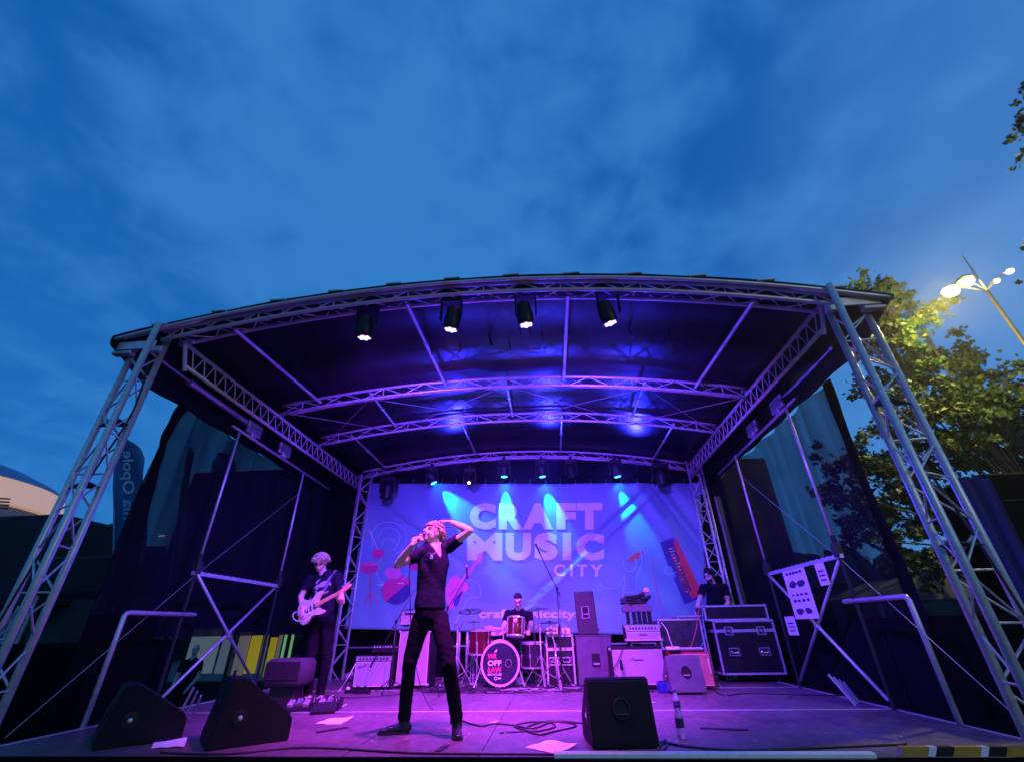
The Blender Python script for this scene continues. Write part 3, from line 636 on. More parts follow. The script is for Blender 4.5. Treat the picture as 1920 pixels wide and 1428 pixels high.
MH = [(725, 925, 'off', (0, 0, -1), 'big dark moving head lamp hanging over the left end of the banner'), (808, 905, 'b', (.45, .10, -.9), 'blue-lit moving head lamp throwing the long streak above the singer'),
      (880, 908, 'w', (0, -.6, -.7), 'moving head lamp with one small white point of light, above the letter C'), (945, 892, 'b', (.02, .06, -1), 'blue-lit moving head lamp above the letters RA of the banner'),
      (1016, 892, 'b', (.12, .06, -1), 'blue-lit moving head lamp above the letter T of the banner'), (1072, 892, 'off', (0, -.2, -1), 'dark moving head lamp between the blue-lit ones'),
      (1157, 892, 'b', (.15, .06, -1), 'rightmost blue-lit moving head lamp over the banner'), (1242, 900, 'off', (0, -.1, -1), 'big dark moving head lamp hanging over the right end of the banner')]
BLUEL = mat('lens_glow_blue', (.2, .5, 1), .3, emis=(.03, .30, 1.0), estr=9.0); WHITEL = mat('lens_glow_white', (1, 1, 1), .3, emis=(.85, .9, 1.0), estr=12.0)
for px, py, kd, ax, lab in MH:
    p = PY(px, py, 9.55); big = 1.35 if 'big' in lab else 1.0
    t = thing('moving_head_lamp', lab, 'stage lamp', (p.x, 9.55, p.z), group='moving heads on the rear truss')
    ax = Vector(ax).normalized()
    m = MB(); m.box((0, .05, .33), (.26*big, .2, .10), bev=.015); m.box((0, .1, .41), (.06, .3, .07), bev=.01); m.build('base', BLACKP, t)
    m = MB()
    for sx in (-1, 1): m.box((sx*.13*big, .05, .17), (.035, .10, .26), bev=.012)
    m.box((0, .05, .29), (.26*big, .10, .03))
    m.build('yoke', BLACKP, t)
    c = Vector((0, .03, .12 if big == 1 else .06)); m = MB(); m.lathe(c-ax*.12*big, ax, [(0, .06*big), (.03, .095*big), (.13, .105*big), (.2, .095*big), (.24*big, .085*big)], 18); m.build('lamp_head', BLACKP, t, smooth=True, angle=35)
    m = MB(); m.lathe(c+ax*(.24*big-.118*big), ax, [(0, .072*big if kd != 'w' else .03), (.008, .065*big if kd != 'w' else .03)], 16); m.build('lens', {'b': BLUEL, 'w': WHITEL, 'off': GRILL}[kd], t)
    if kd == 'b':
        tx, ty = {808: (905, 1000), 945: (950, 960), 1016: (1038, 962), 1157: (1186, 975)}[px]; o_ = PY(px, 897, 9.83)
        spot('moving_head_and_fill_light', o_, PY(tx, ty, YB+.02), (.0, .40, 1.0), 900 if px == 808 else 420, 34, .7, .02)
        spot('moving_head_and_fill_light', o_, PY(tx, ty, YB+.02), (.0, .06, 1.0), 60, 120, 1.0, .04)
for px in (808, 945, 1016, 1157):     # blue wash added at the same heads, brightening the stage from behind
    p = PY(px, 900, 9.5); spot('moving_head_and_fill_light', p, (p.x*.8, 5.5, 2.8), (.05, .04, 1.0), 230, 130, 1.0, .05)
for x in (-2.0, .1, 2.0):       # blue uplights added for the patches on the tarpaulin; no head points up
    spot('moving_head_and_fill_light', (x, 9.55, 5.0), (x*.9, 7.2, 5.8), (.02, .02, 1.0), 650, 70, 1.0, .05)
# power and signal cables along the trusses
for Y, zz in ((4.16, 5.26), (10.0, 5.2), (6.5, 5.27)):
    m = MB(); pts = [Vector((x/4, Y+.03*sin(x*1.3), zarch(x/4, zz, .36)-.03-.05*abs(sin(x*1.1)))) for x in range(-16, 12)]; m.tube(spline(pts, 4), .009, 5)
    tag(m.build('lamp_cable', RUB, smooth=True), {4.16: 'black lamp cable looped along the front arched truss', 10.0: 'black lamp cable looped along the rearmost truss', 6.5: 'black cable clipped along the second truss'}[Y], 'cable', 'lamp cables')
# ================================================================ monitors, amplifiers, cases
def wedge(lab, loc, rz, w=.55, d=.48, h=.44, k=1.0, body=BOXP, front=None):
    """floor monitor: baffle towards +Y (local), sloping; its plain back with a port and handle faces -Y"""
    t = thing('floor_monitor', lab, 'speaker', loc, rz, 'floor monitors')
    prof = [(-.02, 0), (-.02, .05), (.06, h-.015), (.085, h), (.15, h), (d, .16), (d, 0)]
    m = MB(); n_ = len(prof)
    A = [m.v((-w/2, y, z)) for y, z in prof]; B = [m.v((w/2, y, z)) for y, z in prof]; m.face(A); m.face(B[::-1])
    for i in range(n_): j = (i+1) % n_; m.face([A[i], A[j], B[j], B[i]])
    bmesh.ops.bevel(m.bm, geom=m.bm.edges[:], offset=.010, segments=2, affect='EDGES')
    m.build('cabinet', body, t, smooth=True, angle=35)
    sl = Vector((0, .08, h-.065)).normalized()        # direction up the back
    nrm = Vector((0, -sl.z, sl.y))
    c = Vector((0, -.02, .05))+sl*(h*.42)
    m = MB(); rim = [(.045+.0, 0)]; pts = []
    for q in range(24):
        a = 2*pi*q/24; rx = .062; ry = .075 if sin(a) > 0 else .055; pts.append(c+Vector((rx*cos(a), 0, 0))+sl*(ry*sin(a))+nrm*.006)
    m.tube(pts, .008, 6, closed=True); m.build('handle_rim', BLACKP, t, smooth=True)
    m = MB(); vs = [m.v(c+(p-c)*.93-nrm*.003) for p in pts]; m.face(vs); m.build('handle_recess', mat('recess_black', (.004, .004, .005), .8), t)
    m = MB(); m.box(c-sl*.028+nrm*.006, (.10, .018, .016), bev=.005); m.build('handle_bar', CHROME if front else BLACKP, t)
    m = MB(); a_ = Vector((-w/2+.03, .165, h-.02)); 
    e1 = Vector((0, d-.15, .16-h)).normalized(); nn = Vector((0, -e1.z, e1.y)); ln = (Vector((0, d, .16))-Vector((0, .15, h))).length
    m.box(Vector((0, .15, h))+e1*ln/2+nn*.006, (w-.05, ln-.05, .01), R=Matrix.Rotation(atan2(e1.z, e1.y), 3, 'X')); m.build('grille', GRILL, t)
    for sx in (-1, 1):
        m = MB(); m.lathe((sx*w/2, .17, h*.42), (sx, 0, 0), [(0, .058), (.004, .058), (.005, .04)], 18); m.build('side_port', BLACKP, t)
        m = MB(); m.ball((sx*(w/2+.008), .17, h*.42), (.008, .018, .018), 8, 6); m.build('socket', CHROME, t)
    m = MB()
    for sx in (-1, 1):
        for y in (.04, d-.05): m.lathe((sx*(w/2-.06), y, -.0), (0, 0, 1), [(-.0, .018), (.012, .018)], 8)
    m.build('foot', RUB, t)
    return t
fm = wedge('big black floor monitor standing front right of centre on the stage lip', (.50, 4.27, SZ), radians(6), .50, .46, .44)
wedge('black floor monitor turned towards the guitarist, second from the left', (-2.92, 4.42, SZ), radians(-50), .60, .58, .46)
wedge('black floor monitor in the dark left front corner of the stage', (-3.90, 4.42, SZ), radians(-46), .60, .58, .42)
WG = mat('speaker_paint_grey', (.10, .10, .12), .6, 0, .25, 12, .5, 220)
wedge('smaller grey-faced floor monitor in front of the red amplifier', (1.78, 7.32, SZ+.02), radians(3), .46, .42, .42, body=WG, front=True)
def handle(m_parent, c, w, rz=0):
    m = MB(); m.tube([(c[0]-w/2, c[1], c[2]), (c[0]-w/2+.02, c[1], c[2]+.03), (c[0]+w/2-.02, c[1], c[2]+.03), (c[0]+w/2, c[1], c[2])], .009, 6); return m.build('handle', RUB, m_parent, smooth=True)
def amp(name, lab, loc, rz, w, h, d, grill, panel=None, logo=None, trim=.035, corners=True, lean=0, group=None, slogo=1.0):
    t = thing(name, lab, 'amplifier', loc, rz, group)
    m = MB(); m.bx(-w/2, w/2, 0, d, .02, h, bev=.012); m.build('cabinet', TOLEX if name != 'red_amplifier' else REDV, t)
    z1 = h-trim; z0 = .02+trim
    if panel: z1 = h-trim-panel
    m = MB(); m.bx(-w/2+trim, w/2-trim, -.006, .004, z0, z1); m.build('grille_cloth', grill, t)
    m = MB()                                              # piping round the cloth
    m.tube([(-w/2+trim, -.008, z0), (w/2-trim, -.008, z0), (w/2-trim, -.008, z1), (-w/2+trim, -.008, z1)], .005, 5, closed=True); m.build('piping', WHITEP, t)
    if panel:
        m = MB(); m.bx(-w/2+.02, w/2-.02, -.004, .01, h-panel-trim*.4, h-trim*.3); m.build('control_panel', STEEL if panel < .1 else TOLEX, t)
        for k in range(9): m = MB(); m.lathe((-w/2+.09+(w-.18)*k/8, -.004, h-panel/2-trim*.35), (0, -1, 0), [(0, .013), (.02, .010)], 8); m.build('knob', BLACKP, t)
    if corners:
        m = MB()
        for sx in (-1, 1):
            for z in (.05, h-.03): m.box((sx*(w/2-.012), .008, z), (.04, .04, .04), bev=.01)
        m.build('corner_cap', CHROME, t)
    m = MB()
    for sx in (-1, 1): m.lathe((sx*(w/2-.07), .06, 0), (0, 0, 1), [(0, .02), (.025, .02)], 8); m.lathe((sx*(w/2-.07), d-.06, 0), (0, 0, 1), [(0, .02), (.025, .02)], 8)
    m.build('foot', RUB, t)
    handle(t, (0, d/2, h), .24)
    if logo == 'text':
        m = MB(); add_text(m, 'Fender', lambda u, v: Vector((-w/2+trim+.03+.15*u+.02*v, -.0085, z1-.10+.05*v+.05*u)), .01); m.build('logo', BLACKP, t)
    elif logo == 'script':
        cz = z1-(z1-z0)*.28; pts = [(-.10, .01), (-.085, -.012), (-.07, .014), (-.055, .02), (-.06, -.01), (-.04, -.012), (-.03, .006), (-.02, -.01), (-.008, .004), (.004, -.008), (.02, .003), (.035, -.006), (.055, .004), (.08, .006)]
        m = MB(); m.tube(spline([(x*slogo, -.010, cz+z*slogo) for x, z in pts], 4), .003, 5); m.tube([(-.07*slogo, -.010, cz-.014*slogo), (.09*slogo, -.010, cz-.012*slogo)], .002, 4); m.build('logo', BLACKP, t)
    return t
ca = amp('combo_amplifier', 'silver-fronted combo amplifier at the left behind the guitarist, white control strip', (-2.90, 8.15, SZ), radians(2), .62, .46, .26, SILVERG, .06, 'text', .03, False)
# gear lying on the combo
t = thing('rack_mixer', 'small effects unit with a row of knobs lying on the left combo amplifier', 'effects unit', (-2.78, 8.22, SZ+.495), radians(3))
m = MB(); m.bx(-.20, .22, 0, .2, 0, .07, bev=.006); m.build('case', BLACKP, t); m = MB()
for k in range(8): m.lathe((-.16+.045*k, .02, .07), (0, -.3, 1), [(0, .014), (.03, .011)], 8)
m.build('knob', CHROME, t)
cab = amp('bass_cabinet', 'tall pale-fronted bass speaker cabinet behind the singer', (-2.30, 8.30, SZ), radians(-3), .56, .82, .4, CREAM, None, None, .03, True)
t = amp('bass_amplifier', 'bass amplifier head with pale face on top of the tall cabinet', (-2.44, 8.36, SZ+.86), radians(-3), .32, .24, .26, CREAM, .07, None, .02, True)
t = thing('power_unit', 'silver and black preamp box between the bass head and its cabinet', 'effects unit', (-2.40, 8.34, SZ+.84)) if False else None
gc = amp('guitar_cabinet', 'big cream-fronted guitar speaker cabinet in the right middle', (1.24, 7.9, SZ), radians(-1), .82, .54, .36, CREAM, None, 'script', .045, True)
gh = amp('amplifier_head', 'cream-fronted guitar amplifier head on the big cream cabinet', (1.38, 7.93, SZ+.575), radians(-1), .56, .26, .24, CREAM, .085, 'script', .025, True, slogo=.7)
m = MB(); m.lathe((.22, -.01, .075), (0, -1, 0), [(0, .012), (.006, .010)], 8); m.build('pilot_light', mat('pilot_red', (.8, .05, .05), .3, emis=(1, .05, .1), estr=1.2), gh)
# effects pile over the head
t = thing('effects_rack', 'grey effects box on black props on top of the amplifier head, piled with cables', 'effects unit', (1.36, 7.98, SZ+.84), radians(-2))
m = MB(); m.prism([(-.24, .17), (.22, .17), (.22, .25), (.14, .28), (-.18, .27), (-.24, .24)], (0, .12, 0), (1, 0, 0), (0, 0, 1), .22); m.build('case', WG, t)
for x in (-.16, -.06, .02, .10, .18):
    m = MB(); m.bx(x-.02, x+.02, .04, .22, 0, .17, bev=.004); m.build('prop', BLACKP, t)
m = MB(); m.bx(-.02, -.012, .0, .01, .20, .23); m.bx(.02, .03, .0, .01, .20, .22); m.build('socket', CHROME, t)
t = thing('cable_heap', 'heap of black cables and plugs lying on the grey effects box', 'cables', (1.38, 8.08, SZ+1.10))
m = MB()
for k in range(16):
    p = [Vector((random.uniform(-.25, .16), random.uniform(-.1, .1), random.uniform(0, .04)+.12*(i/6 if k % 3 else .2))) for i in range(7)]
    m.tube(spline(p, 5), random.choice((.006, .009, .012)), 5)
m.build('cable', RUB, t, smooth=True)
m = MB(); m.cone((-.12, -.02, .07), (.10, -.04, .16), .022, .035); m.cone((.08, .0, .08), (.2, 0, .12), .03, .03); m.build('plug', BLACKP, t, smooth=True)
m = MB(); m.box((.17, -.03, .21), (.10, .08, .09), bev=.03); m.build('adapter', mat('skin_pink_plastic', (.75, .5, .45), .5), t)
# red combo + things on it
ra = amp('red_amplifier', 'red combo amplifier at the right, half hidden behind the small grey monitor', (2.0, 7.88, SZ), radians(-3), .60, .46, .26, mat('salmon_grille', (.5, .18, .15), .8), None, None, .03, False)
t = thing('cloth_bag', 'folded pale cloth and white power box lying on the red amplifier', 'power box', (1.96, 7.95, SZ+.478))
m = MB(); m.box((-.17, .0, .03), (.2, .1, .05), bev=.012); m.build('power_box', WHITEP, t)
m = MB(); m.box((-.17, -.03, -.01+.012), (.18, .16, .022), bev=.004); m.build('tray', BLACKP, t)
m = MB(); m.box((.10, .02, .022), (.34, .18, .035), bev=.014); m.build('cloth', mat('grey_cloth', (.4, .4, .45), .9, 0, .2, 12, .5, 40), t)
# PA speaker on sub
su = thing('subwoofer', 'violet-lit dark subwoofer box with a square handle hole, under the tilted speaker', 'speaker', (.66, 8.32, SZ))
SUB = mat('speaker_paint_worn', (.075, .075, .09), .62, 0, .35, 7, .6, 120)
m = MB(); m.bx(-.30, .27, 0, .5, .02, .68, bev=.010); m.build('cabinet', SUB, su)
m = MB(); m.bx(-.07, .06, -.006, .0, .26, .44); m.build('handle_recess', mat('recess_black', (.004, .004, .005), .8), su); m = MB(); m.box((0, -.006, .30), (.10, .014, .03), bev=.006); m.build('handle_bar', CHROME, su)
m = MB(); m.bx(-.31, .28, -.004, .51, .68, .695); m.build('top_board', SUB, su)
ps = thing('pa_speaker', 'scratched black loudspeaker on end on top of the subwoofer, large handle in its side', 'speaker', (.57, 8.36, SZ+.70), radians(-4))
TILT = Matrix.Rotation(radians(-2), 4, 'Y'); m = MB(TILT); m.bx(-.165, .165, 0, .34, 0, .64, bev=.012); m.build('cabinet', mat('speaker_paint_scratched', (.02, .02, .024), .5, 0, .8, 16, .6, 120), ps)
m = MB(TILT); m.tube([(-.06, -.006, .24), (.05, -.006, .24), (.05, -.006, .41), (-.06, -.006, .41)], .010, 6, closed=True); m.box((0, -.008, .30), (.09, .012, .012)); m.build('handle_rim', mat('grey_plastic', (.35, .35, .38), .5), ps)
m = MB(TILT); m.bx(-.055, .045, -.004, -.001, .245, .405); m.build('handle_recess', mat('recess_black', (.004, .004, .005), .8), ps)
# flight cases
def case(lab, x0, x1, y0, y1, z0, z1, lid=None, rz=0, latches=(), handles=(), wheels=True, prof=.028, name='flight_case', lam=CASEP, open_top=False):
    cx_, cy_ = (x0+x1)/2, (y0+y1)/2; w, d = (x1-x0)/2, (y1-y0)/2
    t = thing(name, lab, 'flight case', (cx_, cy_, z0), rz, 'flight cases'); zb = .12 if wheels else 0; H = z1-z0
    m = MB(); m.bx(-w+.004, w-.004, -d+.004, d-.004, zb+.004, H-.004); m.build('panel', lam, t)
    levels = [zb, H] + ([lid-z0] if lid else [])
    for sx in (-1, 1):
        for sy in (-1, 1):
            m = MB(); m.bx(sx*w-prof/2, sx*w+prof/2, sy*d-prof/2, sy*d+prof/2, zb, H); m.build('corner_profile', ALU, t)
    for z in levels:
        hh = prof/2 if z != (lid or 0)-z0 else prof*.8
        zz = z
        for sy in (-1, 1):
            m = MB(); m.bx(-w, w, sy*d-prof/2+.003, sy*d+prof/2-.003, zz-hh, zz+hh); m.build('edge_profile', ALU, t)
        for sx in (-1, 1):
            m = MB(); m.bx(sx*w-prof/2+.003, sx*w+prof/2-.003, -d, d, zz-hh, zz+hh); m.build('edge_profile', ALU, t)
    m = MB()
    for sx in (-1, 1):
        for sy in (-1, 1):
            for z in (zb, H): m.ball((sx*w, sy*d, z), prof*.9, 8, 6)
    m.build('ball_corner', STEEL, t, smooth=True)
    for lx in latches:
        z = lid-z0; m = MB(); m.box((lx, -d-.006, z), (.14, .008, .13), bev=.012); m.build('latch_plate', STEEL, t)
        m = MB(); m.box((lx, -d-.014, z), (.085, .008, .085), bev=.01); m.build('latch_dish', BLACKM, t); m = MB(); m.box((lx, -d-.022, z), (.055, .010, .03), bev=.006); m.tube([(lx-.02, -d-.022, z+.03), (lx+.02, -d-.022, z-.03)], .006, 5); m.build('latch', CHROME, t)
    for hx, hz_ in handles:
        m = MB(); m.tube([(hx-.08, -d-.010, hz_-.05), (hx+.08, -d-.010, hz_-.05), (hx+.08, -d-.010, hz_+.05), (hx-.08, -d-.010, hz_+.05)], .012, 6, closed=True); m.build('handle_frame', STEEL, t)
        m = MB(); m.bx(hx-.07, hx+.07, -d-.012, -d-.001, hz_-.04, hz_+.04); m.build('handle_dish', BLACKM, t); m = MB(); m.tube([(hx-.055, -d-.018, hz_+.015), (hx-.05, -d-.03, hz_-.01), (hx+.05, -d-.03, hz_-.01), (hx+.055, -d-.018, hz_+.015)], .008, 6); m.build('grip', CHROME, t)
    if wheels:
        for sx in (-1, 1):
            for sy in (-1, 1):
                m = MB(); m.lathe((sx*(w-.09)-.015, sy*(d-.09), .05), (1, 0, 0), [(0, .045), (.005, .05), (.025, .05), (.03, .045)], 14); q = m.build('caster', RUB, t, smooth=True, angle=40)
                m = MB(); m.box((sx*(w-.09), sy*(d-.09), .105), (.07, .07, .02)); m.box((sx*(w-.09)-.026, sy*(d-.09), .075), (.006, .04, .07)); m.box((sx*(w-.09)+.026, sy*(d-.09), .075), (.006, .04, .07)); m.build('fork', STEEL, q)
    return t
case('big black flight case on casters at the right, two latches and two handles in front', 2.70, 3.66, 8.7, 9.3, SZ, SZ+.86, lid=SZ+.72, latches=(-.26, .26), handles=((-.24, .42), (.24, .42)))
case('shallow black flight case lying on the big right flight case', 2.60, 3.62, 8.72, 9.28, SZ+.885, SZ+1.09, wheels=False)
case('worn dark flight case with draped cables, between amplifier head and big case', 1.80, 2.50, 8.75, 9.25, SZ, SZ+.90, wheels=False, lam=mat('flight_case_scratched', (.035, .03, .045), .5, 0, .7, 9, .4, 60))
case('narrow black flight case with two small latches standing left of the big case', 2.2, 2.62, 9.0, 9.5, SZ, SZ+.95, lid=SZ+.78, latches=(), handles=((-.08, .45), (.10, .45)))
case('upright black rack case with silver corners behind the drum stands', -.12, .31, 8.5, 8.95, SZ, SZ+.69, lid=SZ+.5, latches=(), handles=((-.10, .33), (.10, .33)), wheels=False)
t = thing('rack_unit', 'white rack unit and percussion clutter lying on the upright rack case', 'effects unit', (.09, 8.6, SZ+.71)); m = MB(); m.bx(-.2, .2, 0, .25, 0, .09, bev=.006); m.build('case', WHITEP, t)
m = MB()
for k in range(7): m.cone((-.16+.05*k, .05+.02*(k % 3), .09), (-.17+.05*k, .05, .12+.03*(k % 2)), .018, .012, seg=8)
m.build('knob', CHROME, t)
m = MB()
for k in range(6): m.tube(spline([(-.15+.05*k, -.01, .1), (-.15+.05*k+.01, -.03, -.1), (-.14+.045*k, -.03, -.35), (-.1+.04*k, -.1, -.68)], 5), .005, 5)
m.build('cable', RUB, t, smooth=True)
for xx in (0,): 
    m = MB(); m.bx(-.16, .2, -.03, 0, -.62, -.57); m.build('label_strip', WHITEP, t)
# black box seat at the left, with rounded top (drum throne / sub)
t = thing('side_fill_speaker', 'dark rounded speaker on a short black stand beside the guitarist', 'speaker', (-3.4, 6.32, SZ))
m = MB(); m.box((0, .18, .36), (.52, .40, .30), bev=.05); m.build('cabinet', mat('speaker_carpet', (.045, .035, .055), .9, 0, .2, 30, .6, 300), t, smooth=True, angle=50)
m = MB(); m.bx(-.16, .16, .06, .30, .0, .21, bev=.01); m.build('stand', BLACKM, t)
m = MB(); m.box((0, -.022, .38), (.44, .012, .2), bev=.01); m.build('grille', GRILL, t)
# mixing desk at far right with dim lamp
t = thing('mixing_desk', 'dark mixing desk on a table at the right edge behind the crossed braces', 'mixing desk', (3.25, 9.75, SZ))
m = MB(); m.bx(-.25, .55, 0, .4, .84, .88); m.build('table_top', BLACKM, t)
for x in (-.2, .5): m = MB(); m.tube([(x, .05, 0), (x, .05, .84)], .015, 6); m.build('leg', BLACKM, t)
m = MB(); m.prism([(0, 0), (.35, .12), (.35, .02), (0, -.0)], (.15, .03, .885), (0, 1, 0), (0, 0, 1), .6); m.build('desk_body', BLACKP, t)
m = MB(); m.bx(.2, .26, -.02, .0, 1.02, 1.05); m.build('desk_light', mat('desk_light', (1, .9, .3), .3, emis=(1, .85, .2), estr=1.5), t)
m = MB(); m.bx(.36, .5, -.02, .0, 1.0, 1.09); m.build('screen', mat('screen', (.1, .3, .6), .3, emis=(.03, .10, .30), estr=1.0), t)
m = MB(); m.tube(spline([(.32, .2, .9), (.30, .2, 1.3), (.22, .18, 1.62), (.16, .15, 1.68)], 5), .012, 6); m.build('desk_stand', STEEL, t, smooth=True)
# ================================================================ microphone stands
def micstand(lab, base, h, tip, tail=None, legs=.28, straight=False, r=.009, micdir=None, gm_=RUB):
    t = thing('microphone_stand', lab, 'mic stand', (*base, SZ), group='microphone stands')
    m = MB(); m.tube([(0, 0, .12), (0, 0, h)], r, 8); m.build('upright', BLACKM, t, smooth=True)
    m = MB(); m.lathe((0, 0, h*.55), (0, 0, 1), [(0, .016), (.08, .016)], 8); m.lathe((0, 0, h-.02), (0, 0, 1), [(0, .02), (.05, .02)], 8); m.build('clutch', BLACKP, t)
    for k in range(3):
        a = .5+k*2*pi/3; m = MB(); m.tube([(0, 0, .16), (cos(a)*legs, sin(a)*legs, .012)], .008, 6); m.ball((cos(a)*legs, sin(a)*legs, .014), .016, 8, 6); m.build('leg', BLACKM, t)
    tip = Vector(tip)-Vector((*base, SZ)); top = Vector((0, 0, h)); d = (tip-top).normalized()
    tl = top-d*(.3 if tail is None else tail)
    m = MB(); m.tube([tl, tip], .007, 8); m.build('boom', BLACKM, t, smooth=True)
    md = Vector(micdir).normalized() if micdir else d
    m = MB(); m.lathe(tip, md, [(-.05, .012), (.02, .013), (.10, .015), (.12, .020)], 10); mic = m.build('microphone', BLACKP, t, smooth=True)
    m = MB(); m.ball(tip+md*.14, .024, 12, 8); m.build('mic_grille', STEEL, mic, smooth=True)
    m = MB(); m.tube(spline([tip-md*.04, tip-d*.15+Vector((0, 0, -.03)), lin(tip, top, .6)+Vector((0, 0, -.03)), top+Vector((.02, 0, -.1)), (.015, .01, h*.5), (.02, 0, .1), (.15, .05, .01)], 6), .004, 5); m.build('mic_cable', RUB, t, smooth=True)
    return t
micstand('tall black microphone stand with raised boom in front of the letters CITY', (.10, 8.0), 1.36, (-.17, 7.95, SZ+1.95), tail=.12, legs=.3)
micstand('short black microphone stand with boom in front of the silver combo amplifier', (-2.50, 7.85), .93, (-2.80, 7.9, SZ+.42), tail=.55, legs=.3)
micstand('black microphone stand mostly hidden behind the singer, microphone at the drawn bass guitar', (-1.62, 7.6), 1.1, PY(876, 1078, 7.6), tail=.2, legs=.28, micdir=(-.1, 0, 1))
# ================================================================ drum kit
def shell(name, lab, c, axis, r, ln, mt, loc_z, lugs=8, group=None, cat='drum', headmat=None, r_hoop=.006):
    c = Vector(c); ax = Vector(axis).normalized(); t = thing(name, lab, cat, (c.x, c.y, SZ)); lc = Vector((0, 0, c.z-SZ)); A, B = frame(ax)
    m = MB(); m.lathe(lc-ax*ln/2, ax, [(0, r*.985), (.004, r), (ln-.004, r), (ln, r*.985)], 32); m.build('shell', mt, t, smooth=True, angle=30)
    for s in (-1, 1):
        m = MB(); m.lathe(lc+ax*s*(ln/2), ax*s, [(-.012, r+.006), (-.012, r+r_hoop+.008), (.012, r+r_hoop+.008), (.012, r-.004), (.004, r-.004)], 32); m.build('hoop', CHROME if r < .25 else mat('hoop_pale', (.62, .50, .55), .35, 0, .1, 9), t, smooth=True, angle=30)
        m = MB(); m.lathe(lc+ax*s*(ln/2), ax*s, [(0, r*.99), (.005, r*.985)], 32); m.build('drum_head', headmat if (headmat and s == -1) else mat('drum_skin', (.55, .55, .6), .45, 0, .05, 8), t)
    for k in range(lugs):
        a = 2*pi*k/lugs+.2; dd = A*cos(a)+B*sin(a)
        m = MB(); m.tube([lc+dd*(r+.014)-ax*ln/2, lc+dd*(r+.014)+ax*ln/2], .0045, 5); m.box(lc+dd*(r+.008), (.022, .022, .05) if abs(ax.z) > .5 else (.02, .04, .02), bev=.004); m.build('lug', CHROME, t)
    return t
HEADM = mat('drum_front_head', (.018, .015, .035), .3, 0, .2, 6)
BD = Vector((-.885, 8.45, SZ+.335)); r_ = .285
bd = shell('bass_drum', 'bass drum with dark front head printed WR OFF LAW SHOWCASE', BD, Vector((-.10, 1, .03)), r_, .42, DRED, 0, 8, headmat=HEADM, r_hoop=.02)
axb = Vector((-.10, 1, .03)).normalized(); Ub = Vector((1, .10, 0)).normalized(); Vb = Ub.cross(axb); Vb = Vb if Vb.z > 0 else -Vb
fc = Vector((0, 0, BD.z-SZ))-axb*.216
def onhead(u, v, off=.0): return fc+Ub*u+Vb*v-axb*off
WH = mat('print_white', (.85, .82, .85), .5); RP = mat('print_hot_pink', (.85, .05, .16), .5)
for body, u0, u1, v0, v1, mt, of in (('WR', -.200, -.055, .060, .132, RP, .022), ('OFF', -.200, .015, -.032, .042, WH, .022), ('\u0141AW', -.200, .020, -.122, -.046, RP, .022), ('SHOWCASE', -.198, .018, -.160, -.134, WH, .012)):
    m = MB(); add_text(m, body, lambda u, v: onhead(u0+(u1-u0)*u, v0+(v1-v0)*v, .0012), of); m.build('lettering', mt, bd)
m = MB(); m.prism([(-.10, .15), (-.065, .15), (-.05, .20), (-.075, .175)], onhead(0, 0, .001), Ub, Vb, .001); m.build('logo_mark', WH, bd)
m = MB(); m.tube([onhead(-.075+.02*cos(a), -.200+.02*sin(a), .001) for a in [k*pi/8 for k in range(16)]], .005, 4, closed=True); m.box(onhead(-.02, -.198, .0), (.065, .002, .016)); m.build('logo_mark', WH, bd)
m = MB(); m.tube([onhead(.13+.05*cos(a), 0+.05*sin(a), .002) for a in [k*pi/10 for k in range(20)]], .004, 5, closed=True); m.build('port_ring', STEEL, bd)
m = MB(); m.lathe(onhead(.13, 0, .0015), -axb, [(0, .046), (.0005, .046)], 20); m.build('port_hole', mat('recess_black', (.004, .004, .005), .8), bd)
for s in (-1, 1):
    m = MB(); m.tube([Vector((s*.25, -.05, .42)), Vector((s*.40, -.18, .01))], .010, 6); m.ball((s*.40, -.18, .014), .018, 8, 6); m.build('spur', CHROME, bd)
m = MB(); m.tube([Vector((.05, 0, .6)), Vector((.05, 0, .80))], .013, 8); m.box((.05, 0, .62), (.08, .06, .04), bev=.01); m.build('tom_post', CHROME, bd)
shell('rack_tom', 'small chrome-lugged tom drum mounted over the bass drum, in front of the drummer', (-.62, 8.42, SZ+.83), (0.05, .16, 1), .135, .27, DRED, 0, 6)
ft = shell('floor_tom', 'dark red tom drum at the viewer\'s left of the bass drum', (-1.24, 8.62, SZ+.62), (0, -.05, 1), .19, .34, DRED, 0, 6)
for k in range(3):
    a = .4+2.1*k; m = MB(); m.tube([(cos(a)*.21, sin(a)*.21, .62), (cos(a)*.23, sin(a)*.23, .0)], .009, 6); m.build('leg', CHROME, ft)
sn = shell('snare_drum', 'shallow snare drum on a stand in front of the drummer\'s right hand', (-1.06, 8.75, SZ+.78), (0.12, -.12, 1), .17, .07, CHROME, 0, 8)
for k in range(3):
    a = k*2.1; m = MB(); m.tube([(0, 0, .35), (cos(a)*.2, sin(a)*.2, .01)], .008, 6); m.tube([(0, 0, .35), (cos(a)*.15, sin(a)*.15, .73)], .006, 6); m.build('stand_leg', CHROME, sn)
t = shell('second_floor_tom', 'dark floor tom behind the bass drum on the right', (-.36, 8.7, SZ+.42), (0, -.05, 1), .19, .34, mat('black_lacquer', (.02, .018, .025), .2, coat=.7), 0, 6)
CYM = mat('cymbal_bronze', (.45, .30, .14), .3, .9, .2, 30); CYMD = mat('dark_cymbal', (.10, .07, .08), .35, .8, .3, 30)
